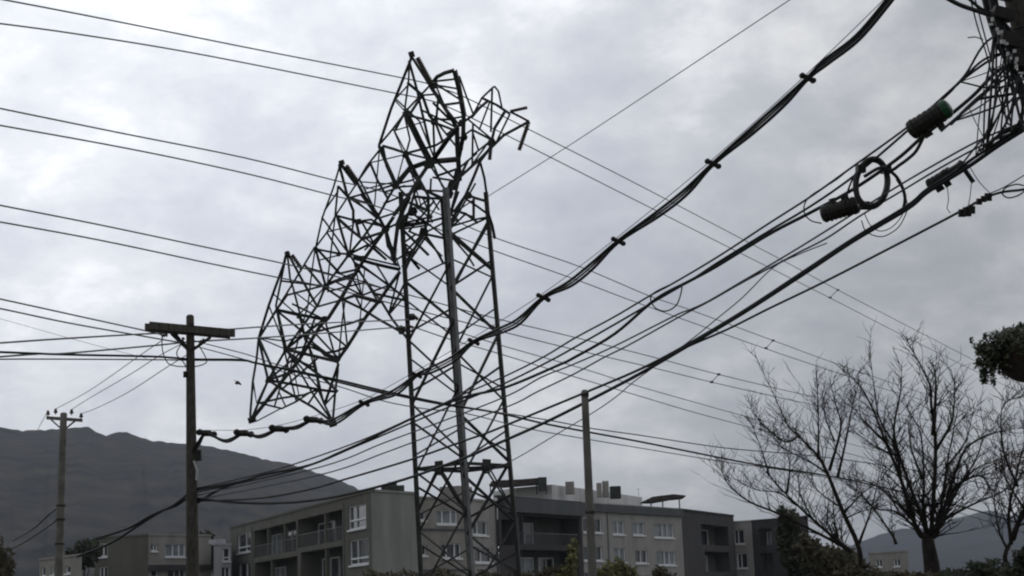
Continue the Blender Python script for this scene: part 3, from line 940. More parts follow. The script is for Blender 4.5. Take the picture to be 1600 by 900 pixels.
# pair that leaves the timber pole, dead-ends on the pylon foot plate and runs on
def dP4(x): return 1 / (1 / 36 + (x - 297) * (1 / 50 - 1 / 36) / 343) if x < 640 else dT(x)
def dPl(x): return 1 / (1 / 36 + (297 - x) * 1.2e-5)
wire('conductor', 'upper of two wires from the timber pole to the pylon foot plate', [(-60, 540, dPl(-60)), (100, 529, dPl(100)), (239, 521, 36.3), (300, 519, 36.4), (404, 511, dP4(404)), (500, 505, dP4(500)), (628, 500, dP4(628)), (653, 499, 50.1), (701, 514, 52), (788, 541, dT(788)), (914, 577, dT(914)), (986, 600, dT(986)), (1073, 625, dT(1073)), (1200, 660, dT(1200)), (1400, 712, dT(1400)), (1640, 772, dT(1640))], .02, ALU)
wire('conductor', 'lower of two wires from the timber pole to the pylon foot plate', [(-60, 562, dPl(-60)), (60, 553, dPl(60)), (103, 552, dPl(103)), (239, 540, 36.3), (300, 534, 36.4), (404, 528, dP4(404)), (500, 521, dP4(500)), (628, 511, dP4(628)), (645, 511, 50.1), (703, 530, 52), (788, 555, dT(788)), (892, 587, dT(892)), (1000, 619, dT(1000)), (1084, 644, dT(1084)), (1200, 675, dT(1200)), (1400, 728, dT(1400)), (1640, 790, dT(1640))], .02, ALU)
wire('conductor', 'upper wire of the pair reaching the timber pole crossarm from the left', [(-60, 455, dPl(-60)), (0, 467, dPl(0)), (151, 500, dPl(151)), (229, 517, 36), (256, 524, 35.8)], .018, ALU)
wire('conductor', 'lower wire of the pair reaching the timber pole crossarm from the left', [(-60, 472, dPl(-60)), (0, 482, dPl(0)), (110, 505, dPl(110)), (240, 528, 36), (286, 536, 35.8)], .018, ALU)
wire('thin_wire', 'faint thin wire crossing the white cloud left of the timber pole', [(-60, 483, 90), (0, 498, 90), (89, 523, 90), (170, 545, 90), (230, 560, 90)], .012, GREYC)
wire('thin_wire', 'single thin wire rising from the pylon to the top of the frame', [(762, 307, 49), (860, 246, 46), (960, 181, 43), (1229, 3, 36), (1290, -38, 34)], .012, GREYC)
# black street bundle past the timber pole, under the pylon arm, to the bare tree
def dB(x): return (36 - (x - 300) * .006 if x < 700 else 33.6 + (x - 700) * .024) if x > 300 else dPl(x)
def bun(label, pts, r, m=BLACK): wire('street_cable', label, [(x, y, dB(x)) for x, y in pts], r, m, 'cable', 'cables running below the timber pole crossarm')
bun('upper black cable under the timber pole crossarm, thick past the fallen arm', [(-60, 548), (0, 550), (107, 554), (239, 557), (300, 561), (375, 562), (399, 567), (454, 578), (530, 594), (592, 609), (690, 630), (778, 645), (847, 661), (909, 673), (1000, 690), (1130, 716), (1194, 728), (1291, 743), (1400, 766), (1520, 796), (1660, 838)], .026)
bun('lower black cable under the timber pole crossarm', [(-60, 563), (35, 561), (239, 562), (300, 563), (383, 564), (420, 572), (530, 597), (592, 612), (690, 632), (791, 646), (866, 658), (923, 669), (1000, 680), (1134, 700), (1268, 712), (1400, 730), (1520, 752), (1660, 785)], .015)
bun('upper thin wire leaving the right of the timber pole', [(300, 531), (317, 536), (383, 553), (425, 567), (530, 598), (610, 618)], .012, GREYC)
bun('lower thin wire leaving the right of the timber pole', [(300, 541), (313, 543), (383, 562), (440, 580), (530, 604), (581, 621), (614, 630), (666, 639), (728, 646), (822, 669), (911, 685), (1000, 700), (1134, 722), (1200, 731), (1291, 746), (1400, 772), (1660, 850)], .012, GREYC)
# cables from the near pole to the timber pole
def st(label, pts, r, m=BLACK): wire('street_cable', label, [(x, y, dN(x)) for x, y in pts], r, m, 'cable', 'black street cables fanning out from the near pole')
st('uppermost street cable, along the top of the coil of spare cable', [(1600, 40), (1543, 64), (1508, 117), (1476, 149), (1420, 197), (1333, 260), (1267, 307), (1200, 350), (1122, 401), (1053, 442), (1014, 463), (960, 495), (897, 529), (849, 558), (791, 587), (720, 618), (640, 655), (560, 690), (470, 722), (400, 742), (303, 764)], .016)
st('second street cable, through the ring of the coil of spare cable', [(1600, 70), (1550, 92), (1500, 128), (1478, 150), (1400, 220), (1333, 276), (1267, 322), (1200, 362), (1122, 410), (1076, 440), (1000, 484), (915, 533), (861, 563), (791, 598), (720, 628), (640, 662), (560, 696), (460, 735), (303, 770)], .018)
st('thick third street cable, under the closure and the small drip loop', [(1600, 92), (1560, 110), (1520, 150), (1478, 185), (1440, 215), (1400, 250), (1333, 296), (1267, 332), (1200, 367), (1120, 416), (1076, 440), (1024, 468), (960, 522), (895, 560), (872, 571), (791, 605), (728, 620), (667, 643), (600, 675), (567, 691), (531, 707), (483, 727), (412, 742), (378, 752), (303, 766)], .026)
st('grey street cable splitting off right of the slim pole top, upper strand', [(1600, 190), (1533, 218), (1470, 252), (1413, 285), (1343, 328), (1260, 380), (1200, 416), (1159, 440), (1108, 470), (1078, 484), (1053, 494), (960, 541), (892, 571), (845, 590), (794, 618), (700, 655), (600, 692), (500, 730), (303, 775)], .014, GREYC)
st('grey street cable splitting off right of the slim pole top, lower strand', [(1600, 200), (1533, 228), (1470, 262), (1413, 296), (1343, 338), (1292, 372), (1247, 395), (1219, 410), (1159, 442), (1108, 471), (1060, 496), (981, 540), (943, 559), (892, 587), (838, 613), (799, 633), (700, 670), (600, 708), (500, 742), (303, 782)], .014, GREYC)
st('thin drop wire crossing behind the slim pole', [(1292, 380), (1247, 398), (1207, 419), (1160, 465), (1119, 499), (1081, 530), (1028, 569), (991, 596), (960, 622), (923, 647), (869, 679), (807, 716), (760, 738)], .009, GREYC)
st('very thick street cable crossing the top of the slim pole, upper strand', [(1600, 196), (1560, 222), (1520, 248), (1487, 272), (1447, 297), (1417, 322), (1333, 373), (1253, 426), (1160, 487), (1069, 541), (1000, 577), (918, 612), (814, 655), (760, 677), (728, 688), (643, 718), (536, 750), (478, 766), (400, 779), (303, 783)], .022)
st('very thick street cable crossing the slim pole lower down', [(1600, 203), (1560, 228), (1520, 256), (1487, 277), (1447, 302), (1417, 327), (1333, 377), (1253, 430), (1160, 490), (1069, 544), (1000, 584), (922, 625), (850, 661), (760, 701), (730, 714), (645, 745), (574, 765), (502, 780), (435, 786), (367, 785), (303, 778)], .028)
st('lowest street cable from the small clamps at the right edge', [(1640, 285), (1600, 296), (1550, 305), (1477, 343), (1400, 383), (1287, 441), (1200, 483), (1136, 515), (1072, 543), (1010, 573)], .018)
st('thin slack wire above the lowest street cable at the right edge', [(1610, 268), (1570, 292), (1548, 302), (1520, 318), (1490, 336), (1477, 343)], .008, GREYC)
# aerial spacer cable, its messenger and spacers
SC = [(1420, -42), (1389, 0), (1340, 58), (1291, 96), (1262, 122), (1224, 160), (1175, 204), (1114, 256), (1073, 298), (1029, 333), (966, 377), (925, 415), (890, 443), (849, 465), (811, 501), (782, 516), (740, 534), (707, 561), (668, 580), (651, 586), (616, 613), (569, 630), (520, 659), (490, 656), (462, 668), (436, 670), (406, 682), (381, 677), (353, 689), (323, 677), (311, 691), (304, 702)]
sd = lambda x: dN(x) - .4
for k, (lab, ox, oy, r) in enumerate((('upper strand of the spacer cable sweeping down from the top right corner', -2, -2, .024), ('lower strand of the spacer cable sweeping down from the top right corner', 2.2, 3.0, .024), ('rear strand of the spacer cable sweeping down from the top right corner', 0, .5, .016))):
    pts = []
    for i, (x, y) in enumerate(SC):
        node = (x, y) in ((1262, 122), (1114, 256), (966, 377), (849, 465), (740, 534), (651, 586), (569, 630), (490, 656), (436, 670), (381, 677), (323, 677))
        s = .45 if node else 1.25
        if x < 520: s *= .5
        pts.append((x + ox * s, y + oy * s, sd(x) + (.12 if k == 2 else 0)))
    wire('spacer_cable', lab, pts, r, BLACK, 'cable', 'strands of the aerial spacer cable')
SPX = [((1262, 122), .72, 'nearest the top right corner'), ((1114, 256), .72, 'second from the top right corner'), ((966, 377), .65, 'above the slim pole'), ((849, 465), .65, 'just right of the pylon'),
       ((740, 534), .55, 'against the front leg of the pylon'), ((651, 586), .5, 'by the left leg of the pylon'), ((569, 630), .5, 'right of the lowest fallen arm tip'), ((490, 656), .85, 'left of the lowest fallen arm tip'),
       ((436, 670), .75, 'third from the timber pole'), ((381, 677), .7, 'second from the timber pole'), ((323, 677), .65, 'next to the timber pole')]
wire('messenger_wire', 'thin straight messenger wire above the spacer cable', [(1415, -42, sd(1415)), (1384, -4, sd(1384))] + [(x - 3, y - 5, sd(x)) for (x, y), _, _ in SPX] + [(304, 673, sd(304))], .006, GREYC)
for (x, y), q, lab in SPX:
    i = SC.index((x, y)); a, c = SC[i - 1], SC[i + 1]; d = sd(x) - .03; k = d / F
    p = at(x, y, d); T = (at(*c, sd(c[0])) - at(*a, sd(a[0]))).normalized(); Nn = T.cross(fwd).normalized()
    r = empty('cable_spacer', p, 'dark cable spacer on the sweeping spacer cable, ' + lab, 'cable spacer', 'spacers clamped on the aerial spacer cable')
    if x < 500: Nn, T = up, rt                       # the last ones hang upright and show side-on
    X = (rt * .9 - up * .42).normalized()
    if x < 500: X = (rt - up * .15).normalized()
    Y = X.cross(fwd).normalized()
    hw = 17 * k * (q if x >= 500 else .85)
    b = MB(); b.box(p, X * hw * .72, fwd * .035, Y * hw * .27); b.build('bracket', CLOS, r)
    for s in (-1, 1):
        b = MB(); b.lathe(p + X * hw * .78 * s - fwd * .06, fwd, [(0, hw * .2), (.02, hw * .36), (.10, hw * .36), (.12, hw * .2)], 8); b.build('clamp', CLOS, r)
    b = MB(); b.lathe(p - T * hw * .55, T, [(0, hw * .18), (hw * .15, hw * .34), (hw * .95, hw * .34), (hw * 1.1, hw * .18)], 8); b.build('sleeve', CLOS, r)

# splice closures, coil, clamps near the right edge
def closure(p0, p1, r, label, cap=CLOS, ribs=6):
    a, c = at(*p0), at(*p1); ax = (c - a); L = ax.length; axn = ax.normalized()
    root = empty('splice_closure', a, label, 'splice closure')
    b = MB(); prof = [(0, r * .55), (L * .03, r * .9)]
    for i in range(ribs):
        h = L * (.06 + .78 * i / ribs); prof += [(h, r), (h + L * .07, r), (h + L * .075, r * .93), (h + L * .12, r * .93)]
    b.lathe(a, ax, prof + [(L * .85, r * .95)], 12); b.build('body', CLOS, root)
    b = MB(); b.lathe(a + axn * L * .855, ax, [(0, r * 1.02), (L * .08, r), (L * .13, r * .75), (L * .15, r * .4)], 12); b.build('end_cap', cap, root)
    sd_ = axn.cross(fwd).normalized()
    for h in (.12, .75):
        b = MB(); b.lathe(a + axn * L * h, ax, [(0, r * 1.06), (L * .035, r * 1.06)], 12); b.build('clamp_band', STEELD, root)
    b = MB(); b.box(a + axn * L * .3 - sd_ * r * 1.1, axn * .05, fwd * .03, sd_ * .05); b.box(a + axn * L * .62 - sd_ * r * 1.1, axn * .04, fwd * .03, sd_ * .05); b.build('hanger', STEELD, root)
    return root
closure((1421, 206, 20.6), (1484, 166, 20.3), .128, 'large dark splice closure with green end cap, near the top right tangle', GREEN)
closure((1342, 319, 22.0), (1283, 336, 22.2), .12, 'black ribbed splice closure beside the coil of spare cable', CLOS, 7)
closure((1450, 291, 21.2), (1488, 268, 21.0), .085, 'small dark splice closure on the thick cable below the coil', CLOS, 4)
b = MB(); b.tube(spline([at(1484, 272, 20.9), at(1500, 262, 20.9), at(1506, 255, 20.9)], 3), .075, 8); o = tag(b.build('cable_connector', CLOS, origin=at(1484, 272, 20.9)), 'lumpy black connector right of the small splice closure', 'connector')
b = MB(); b.tube([at(1505, 262, 20.9), at(1521, 285, 20.9)], .03, 6); b.build('stub', BLACK, o)
r = empty('tap_clamp', at(1512, 330, 20.9), 'row of small black tap clamps on the lowest street cable', 'clamp')
for x, y, s in ((1503, 333, .05), (1511, 331, .06), (1518, 328, .05), (1530, 315, .04), (1537, 311, .04), (1544, 308, .05)):
    b = MB(); b.box(at(x, y, dN(x)), rt * s * .8, fwd * s * .6, up * s); b.build('clamp_block', CLOS, r)
# coil of spare cable: several turns with real thickness
b = MB(); random.seed(5)
for t in range(9):
    pts = []; ox, oy, oz = random.uniform(-2.2, 2.2), random.uniform(-2.5, 2.5), random.uniform(-.06, .06)
    for i in range(41):
        a = 2 * math.pi * i / 40 + t; pts.append(at(1362 + ox + 24.5 * math.cos(a) + 4 * math.sin(a), 286 + oy - 37 * math.sin(a) + 2 * math.cos(a), 21.75 + oz + .1 * math.sin(a)))
    b.tube(pts, .026, 6, False)
CO = tag(b.build('cable_coil', BLACK, origin=at(1362, 286, 21.75), smooth=True), 'thick ring of coiled black cable hanging from the street cables', 'cable coil')
for a0 in (.6, 2.5, 4.4):
    p = at(1362 + 24.5 * math.cos(a0) + 4 * math.sin(a0), 286 - 37 * math.sin(a0), 21.75); b = MB(); b.box(p, rt * .055, fwd * .09, up * .055); b.build('coil_tie', CLOS, CO)
def loop(label, pts, r, d0=21.7, m=BLACK):
    wire('loose_cable', label, [(x, y, d0 if len(t) == 0 else t[0]) for x, y, *t in pts], r, m, 'cable')
loop('loose black loop hanging right of the coil', [(1392, 268), (1402, 278), (1411, 296), (1414, 312), (1410, 328), (1400, 338)], .024)
loop('thin loop drooping below the coil, outer', [(1346, 344), (1352, 360), (1366, 368), (1382, 369), (1402, 357), (1413, 340), (1418, 322), (1412, 300), (1400, 280)], .008)
loop('thin loop drooping below the coil, inner', [(1350, 332), (1360, 352), (1375, 361), (1392, 356), (1406, 342), (1415, 325)], .007)
loop('wire loop running from the upper cable under the left end of the closure', [(1330, 262), (1305, 282), (1268, 305), (1257, 320), (1258, 335), (1268, 345), (1284, 349)], .010, 22.4)
loop('short cable tying the closure up to the cable above', [(1320, 317), (1326, 295), (1333, 278), (1340, 266)], .014, 21.9)
loop('small drip loop on the thick street cable', [(1066, 444), (1064, 458), (1058, 475), (1047, 484), (1036, 486), (1024, 481), (1017, 470), (1018, 462), (1026, 455), (1053, 442)], .011, 24.3)
loop('cable leaving the large closure towards the coil', [(1444, 212), (1432, 235), (1420, 247), (1405, 258), (1392, 266), (1375, 262), (1350, 276)], .024, 21.2)
loop('thin hanging wire below the small closure', [(1480, 290), (1482, 312), (1480, 325), (1485, 333)], .006, 20.9, GREYC)
loop('thin wire from the connector down to the tap clamps', [(1516, 262), (1530, 284), (1548, 303)], .006, 20.8, GREYC)
loop('wire dangling from the connector to the lowest street cable', [(1518, 285), (1516, 305), (1513, 322)], .006, 20.8, GREYC)
loop('small loop on the cable at the right edge', [(1600, 290), (1588, 288), (1572, 293), (1566, 302), (1575, 309), (1590, 306), (1602, 298)], .010, 20.2)

# ------------------------------------------------------------------ poles
def pole(name, label, top, base_px, d, r0, r1, m, cat='utility pole'):
    t = at(*top, d); g = at(*base_px, d); k = t.z / (t.z - g.z); g = t + (g - t) * k; g.z = -.1
    root = empty(name, Vector((g.x, g.y, 0)), label, cat); b = MB(); n = 9
    b.tube([g.lerp(t, i / n) for i in range(n + 1)] + [t + Z * .03], [r0 + (r1 - r0) * i / n for i in range(n + 1)] + [r1 * .6], 14)
    b.build('shaft', m, root, smooth=True); return root
# timber pole with double crossarm
d1 = 36.0
TP = pole('utility_pole', 'stout timber utility pole with a double crossarm, left of the pylon', (297, 494), (301, 890), d1, .175, .088, WOOD)
A, Bq = at(230, 510, d1 - .35), at(363, 522, d1 + .30); ax = (Bq - A); ax.z *= 1; axn = ax.normalized(); sd2 = axn.cross(Z).normalized()
for s in (-1, 1):
    b = MB(); c = (A + Bq) / 2 + sd2 * .13 * s - Z * .0 + axn * (.03 if s > 0 else -.03); b.box(c, axn * ax.length / 2, sd2 * .045, Z * .085 ); b.build('crossarm', WOOD, TP)
pc = at(298, 549, d1)
for x, y in ((268, 520), (330, 526)):
    for s in (-1, 1):
        b = MB(); b.angle([at(x, y, d1) + sd2 * .09 * s, pc + sd2 * .09 * s], .05); b.build('arm_brace', STEELD, TP)
def pins(p0, p1, root, r=.05, n=3):
    a, c = p0, p1; L = (c - a).length; prof = [(0, .02)]
    for i in range(n): h = L * (i + .25) / n; prof += [(h, .025), (h + L / n * .1, r), (h + L / n * .5, r * .8), (h + L / n * .55, .025)]
    b = MB(); b.lathe(a, c - a, prof + [(L, .02)], 8); b.build('insulator', PORC, root)
pins(at(262, 523, 35.8), at(252, 525, 35.8), TP); pins(at(287, 527, 35.8), at(283, 537, 35.8), TP); pins(at(320, 530, 35.8), at(311, 537, 35.8), TP, .055); pins(at(278, 522, 36.2), at(270, 526, 36.2), TP, .045)
b = MB(); b.box(at(297, 509, d1) + sd2 * 0, axn * .05, sd2 * .22, Z * .025); b.build('bolt', STEELD, TP)
b = MB(); b.box(at(289, 585, d1 - .1), rt * .03, fwd * .05, up * .07); b.build('pole_step', STEELD, TP)
b = MB(); b.box(at(310, 706, d1 - .1), rt * .06, fwd * .05, up * .05); b.box(at(311, 713, d1 - .1), rt * .05, fwd * .05, up * .10); b.build('cable_bracket', STEELD, TP)
b = MB(); b.tube([at(303, 720, d1 - .16), at(308, 735, d1 - .16), at(307, 750, d1 - .16)], .03, 6); b.build('ground_lug', PALE, TP)
b = MB(); b.tube([at(300, 705, d1 - .1), at(311, 691, d1 - .15), at(318, 676, d1 - .2)], .025, 6); b.build('cable_hook', STEELD, TP)
for lab, pts in (('jumper loop left of the timber pole', [(253, 526), (254, 548), (262, 567), (275, 572), (290, 573)]), ('jumper loop right of the timber pole', [(312, 542), (320, 556), (323, 565), (316, 570), (304, 573)]),
                 ('short jumper curling in front of the timber pole', [(284, 537), (277, 548), (277, 556), (285, 564), (292, 575)]), ('short lead between insulator and timber pole', [(276, 522), (284, 533), (292, 548)])):
    wire('jumper_wire', lab, [(x, y, 35.75) for x, y in pts], .013, BLACK)
for lab, pts in (('first dark drop cable from the timber pole down to the left', [(293, 772), (270, 790), (235, 806), (199, 826), (150, 842)]), ('second dark drop cable from the timber pole down to the left', [(293, 778), (275, 790), (250, 800), (215, 822), (170, 850), (120, 870)]),
                 ('dark cable on the right side of the timber pole towards the hill', [(302, 790), (320, 778), (345, 764), (378, 752)])):
    wire('drop_cable', lab, [(x, y, 36.2) for x, y in pts], .03, BLACK, 'cable')
# small concrete pole far left
d2 = 55.0
CP = pole('utility_pole', 'small concrete utility pole with pin insulators, far left before the hill', (99.5, 646), (92, 890), d2, .165, .115, CONC)
A, Bq = at(71, 652, d2), at(127, 656, d2); ax = Bq - A; axn = ax.normalized(); sd2 = axn.cross(Z).normalized()
b = MB(); b.box((A + Bq) / 2 - sd2 * .15, axn * ax.length / 2, sd2 * .05, Z * .055); b.build('crossarm', CONC, CP)
for x, y in ((73, 650), (85, 647), (110, 648), (125, 654)):
    p = at(x, y, d2) - sd2 * .15; b = MB(); b.lathe(p, Z, [(0, .02), (.05, .02), (.06, .07), (.12, .065), (.13, .05), (.18, .05), (.21, .02)], 8); b.build('pin_insulator', PORC, CP)
for x in (78, 118):
    b = MB(); b.angle([at(x, 655, d2) - sd2 * .15, at(97, 672, d2) - sd2 * .15], .05); b.build('arm_brace', STEELD, CP)
for y, hh in ((790, 3), (812, 2.5), (850, 2)):
    b = MB(); p = at(95 - (y - 790) * .03, y, d2); b.lathe(p - Z * .03, Z, [(0, .165), (.06, .165)], 12); b.build('pole_band', STEELD, CP)
for lab, pts in (('thin wire from the small concrete pole to the timber pole, uppermost', [(85, 640, 55), (140, 610, 49), (222, 553, 40), (256, 530, 36)]), ('thin wire from the small concrete pole to the timber pole, middle', [(110, 641, 55), (140, 622, 51), (200, 587, 43), (247, 557, 38), (284, 537, 36)]),
                 ('thin wire from the small concrete pole to the timber pole, lowest', [(125, 647, 55), (150, 638, 51), (200, 613, 44), (262, 573, 38), (296, 552, 36)]), ('slack wire hanging left of the small concrete pole', [(73, 645, 55), (64, 662, 60), (57, 675, 66)])):
    wire('thin_wire', lab, pts, .011, GREYC)
for lab, pts in (('dark cable leaving the small concrete pole to the left, upper', [(92, 792, 55), (75, 805, 57), (52, 826, 60), (20, 845, 64)]), ('dark cable leaving the small concrete pole to the left, lower', [(90, 812, 55), (70, 826, 57), (40, 846, 60), (0, 866, 64)])):
    wire('drop_cable', lab, pts, .03, BLACK, 'cable')
# slim pole right of the pylon
SP = pole('utility_pole', 'slim bare utility pole standing right of the pylon, before the flats', (913.5, 612), (925.5, 890), 25.4, .082, .056, CONC)
b = MB(); p = at(914, 617, 25.4); b.lathe(p - Z * .03, Z, [(0, .063), (.07, .063)], 10); b.build('pole_cap', STEELD, SP)
b = MB(); p = at(922, 800, 25.4); b.lathe(p - Z * .03, Z, [(0, .078), (.05, .078)], 10); b.build('pole_band', STEELD, SP)
# leaning near pole with its cable tangle, top right
NP = pole('utility_pole', 'dark leaning pole crowded with cables in the top right corner', (1573, -90), (1668, 280), 20.3, .24, .205, WOOD)
ND = 19.9
for x, y, w, h in ((1566, 22, 16, 8), (1576, 62, 14, 10), (1590, 96, 14, 8), (1570, -12, 14, 10)):
    b = MB(); p = at(x, y, ND); k = ND / F; b.box(p, (rt - up * .25) * w * k, fwd * .12, (up + rt * .25) * h * k); b.build('cable_bracket', CLOS, NP)
random.seed(9)
for i in range(15):
    t = i / 14; x = 1550 + 46 * t + random.uniform(-5, 7); y = 32 + 84 * t + random.uniform(-7, 7)
    b = MB(); p = at(x, y, ND - .14); b.box(p, rt * random.uniform(.012, .022), fwd * .02, up * random.uniform(.014, .026)); b.build('cable_clip', PALE, NP)
NT = [('thick dark cable entering the near pole tangle from the top edge', [(1470, -8), (1500, 8), (1535, 20), (1560, 30), (1590, 60)], .030),
      ('second dark cable entering the near pole tangle from the top edge', [(1505, -10), (1530, 12), (1552, 24), (1580, 50)], .022),
      ('wire running down the left edge of the tangle', [(1515, -8), (1527, 40), (1540, 80), (1551, 120), (1562, 155), (1575, 195)], .010),
      ('wire beside it along the left edge of the tangle', [(1522, -8), (1536, 45), (1548, 90), (1560, 130), (1566, 160), (1560, 185)], .010),
      ('black bundle hugging the leaning near pole, outer', [(1538, -10), (1548, 30), (1560, 65), (1578, 100), (1596, 135), (1615, 175)], .050),
      ('black bundle hugging the leaning near pole, inner', [(1550, -10), (1558, 25), (1572, 60), (1590, 92), (1612, 130)], .060),
      ('cable crossing the tangle upward', [(1476, 150), (1500, 128), (1528, 100), (1548, 88), (1575, 80), (1600, 60)], .016),
      ('cable crossing the tangle lower', [(1500, 178), (1530, 150), (1560, 130), (1590, 112), (1610, 100)], .016),
      ('thick cable passing under the tangle to the right edge', [(1485, 195), (1520, 160), (1545, 152), (1575, 148), (1610, 138)], .020),
      ('wire dropping out of the tangle to the cable below', [(1568, 110), (1572, 150), (1560, 180), (1548, 205), (1535, 222)], .012),
      ('second wire dropping out of the tangle to the cable below', [(1580, 105), (1590, 140), (1598, 165), (1604, 190)], .012),
      ('third wire dropping out of the tangle', [(1556, 98), (1560, 130), (1570, 170), (1572, 200)], .008),
      ('slack curl below the tangle', [(1595, 150), (1580, 172), (1572, 188), (1585, 198), (1602, 190)], .012),
      ('steep wire from the tangle to the small closure', [(1585, 150), (1562, 178), (1545, 205), (1528, 225), (1512, 245), (1496, 265)], .013),
      ('thin hanging wire left of the tangle', [(1514, 168), (1524, 190), (1536, 213)], .006),
      ('short stray wire end left of the tangle', [(1512, 59), (1524, 58), (1536, 62)], .008),
      ('flat cable across the lower right edge', [(1540, 228), (1565, 208), (1590, 196), (1615, 182)], .022),
      ('second flat cable across the lower right edge', [(1530, 236), (1558, 214), (1586, 202), (1615, 196)], .016)]
for i, (lab, pts, r) in enumerate(NT): wire('loose_cable', lab, [(x, y, 19.95 + .06 * (i % 5)) for x, y in pts], r, BLACK, 'cable', 'tangled cables on the near pole')

random.seed(31)
for i in range(24):
    t = random.random(); x, y = 1552 + 46 * t, 40 + 84 * t; x2 = random.uniform(1520, 1612); y2 = 248 - (x2 - 1520) * .62 + random.uniform(-4, 6)
    if i % 4 == 0: x, y, x2, y2 = random.choice(((1487, 190), (1470, 205), (1500, 128))) + (1606, random.uniform(60, 150))
    mx_, my_ = (x + x2) / 2 + random.uniform(-8, 8), (y + y2) / 2 + random.uniform(2, 14)
    wire('loose_cable', 'thin black wire in the knot of wires below the leaning near pole', [(x, y, 19.9 + random.uniform(-.3, .5)), (mx_, my_, 19.9 + random.uniform(-.3, .5)), (x2, y2, 19.9 + random.uniform(-.3, .5))], random.uniform(.007, .018), BLACK, 'cable', 'knot of thin wires below the leaning near pole')
# ------------------------------------------------------------------ vegetation
def leaves(name, blobs, n, size, m, parent, seed=0, upb=.2):
    """many small leaf faces spread through ellipsoids (centre, rx, ry, rz)"""
    rnd = random.Random(seed); V = []; Fc = []; tot = sum(rx * rz for _, rx, ry, rz in blobs)
    for c, rx, ry, rz in blobs:
        k = int(n * rx * rz / tot)
        for _ in range(k):
            while True:
                x, y, z = rnd.uniform(-1, 1), rnd.uniform(-1, 1), rnd.uniform(-1, 1); q = x * x + y * y + z * z
                if q < 1 and (q > .25 or rnd.random() < .4): break
            f = 1 + .25 * math.sin(x * 7 + z * 5 + c.x) + rnd.uniform(-.08, .15)
            p = Vector((c.x + x * rx * f, c.y + y * ry * f, c.z + z * rz * f))
            a = Vector((rnd.gauss(0, 1), rnd.gauss(0, 1), rnd.gauss(0, 1))).normalized(); b_ = a.orthogonal().normalized()
            s = size * rnd.uniform(.5, 1.3); i = len(V)
            V += [p - a * s, p + b_ * s * .45 + Z * s * .1, p + a * s, p - b_ * s * .45 - Z * s * .1]; Fc.append((i, i + 1, i + 2, i + 3))
    return obj(name, V, Fc, m, parent)
def bush_tree(name, label, cat, px, d, blobs, n, size, m, seed, trunk=.12, group=None):
    """blobs: (x, y, half width px, half height px); trunk under the first blob"""
    B = [(at(x, y, d + random.uniform(-.5, .5)), w * d / F, max(w, h) * d / F * .8, h * d / F) for x, y, w, h in blobs]
    g = Vector((at(px, 900, d).x, at(px, 900, d).y, 0)); r = empty(name, g, label, cat, group)
    b = MB(); top = B[0][0]; b.tube([g, g.lerp(top, .4) + Vector((.1, 0, 0)), top], [trunk, trunk * .7, trunk * .3], 7)
    for c, rx, ry, rz in B:
        for q in range(3): b.tube([g.lerp(top, .55), c.lerp(g.lerp(top, .6), .3), c + Vector((rx * random.uniform(-.6, .6), ry * random.uniform(-.5, .5), rz * random.uniform(0, .7)))], [trunk * .4, trunk * .25, .012], 5)
    b.build('trunk', BARK, r)
    c = leaves('foliage', B, n, size, m, r, seed); c['kind'] = 'stuff'; return r
bush_tree('evergreen_tree', 'dark spiky evergreen at the right end of the flats', 'tree', 1232, 70, [(1232, 850, 16, 45), (1226, 815, 8, 24), (1240, 818, 7, 24), (1250, 870, 16, 36)], 2600, .16, LEAFD, 1)
bush_tree('hedge_tree', 'dark bushy tree left of the bare tree stems', 'tree', 1285, 66, [(1285, 878, 30, 28), (1262, 862, 18, 24), (1312, 882, 26, 24), (1330, 890, 24, 16)], 3400, .17, LEAFB, 2)
bush_tree('hedge_tree', 'low dark green bush in front of the bare tree trunks', 'bush', 1380, 27.5, [(1385, 905, 46, 12), (1340, 901, 32, 15), (1430, 906, 36, 11)], 2200, .06, LEAFB, 3, .05)
bush_tree('hedge_tree', 'dark bush right of the bare tree trunk', 'bush', 1500, 27.5, [(1500, 903, 40, 14), (1545, 897, 36, 20), (1475, 908, 20, 10)], 1900, .06, LEAFD, 4, .05)
bush_tree('hedge_tree', 'dark leafy tree filling the bottom right corner', 'tree', 1600, 26, [(1606, 888, 26, 26), (1630, 860, 30, 30), (1585, 900, 20, 14)], 1800, .065, LEAFD, 5, .07)
bush_tree('shrub', 'tall narrow yellow green shrub before the dark balconies', 'shrub', 893, 62, [(894, 878, 7, 30), (886, 898, 12, 16), (898, 858, 4, 14)], 900, .11, LEAFY, 6, .05)
bush_tree('shrub', 'olive shrub left of the slim pole, low before the balconies', 'shrub', 858, 62, [(862, 898, 18, 12), (845, 904, 14, 9)], 800, .11, LEAFB, 7, .05)
bush_tree('shrub', 'yellowish shrub right of the slim pole below the window wall', 'shrub', 968, 62, [(966, 890, 17, 17), (945, 898, 14, 13), (983, 897, 13, 12)], 1000, .11, LEAFY, 8, .05)
bush_tree('shrub', 'thin olive shrub below the window wall, right of the yellowish one', 'shrub', 1030, 62, [(1030, 897, 10, 13), (1042, 903, 13, 8)], 450, .11, LEAFB, 9, .05)
bush_tree('hedge', 'dark clipped hedge along the foot of the flats beneath the pylon', 'hedge', 700, 70, [(600, 914, 50, 20), (680, 913, 50, 20), (760, 914, 50, 20), (820, 912, 30, 20)], 4200, .14, LEAFB, 10, .06)
bush_tree('evergreen_tree', 'dark brownish tree cut by the lower left corner', 'tree', 2, 60, [(0, 892, 20, 34), (-22, 872, 24, 40)], 2000, .13, LEAFB, 11)
bush_tree('evergreen_tree', 'dark tree between the small concrete pole and the olive flats', 'tree', 130, 130, [(132, 866, 18, 20), (116, 874, 16, 16), (146, 862, 10, 16)], 1800, .25, LEAFD, 12)
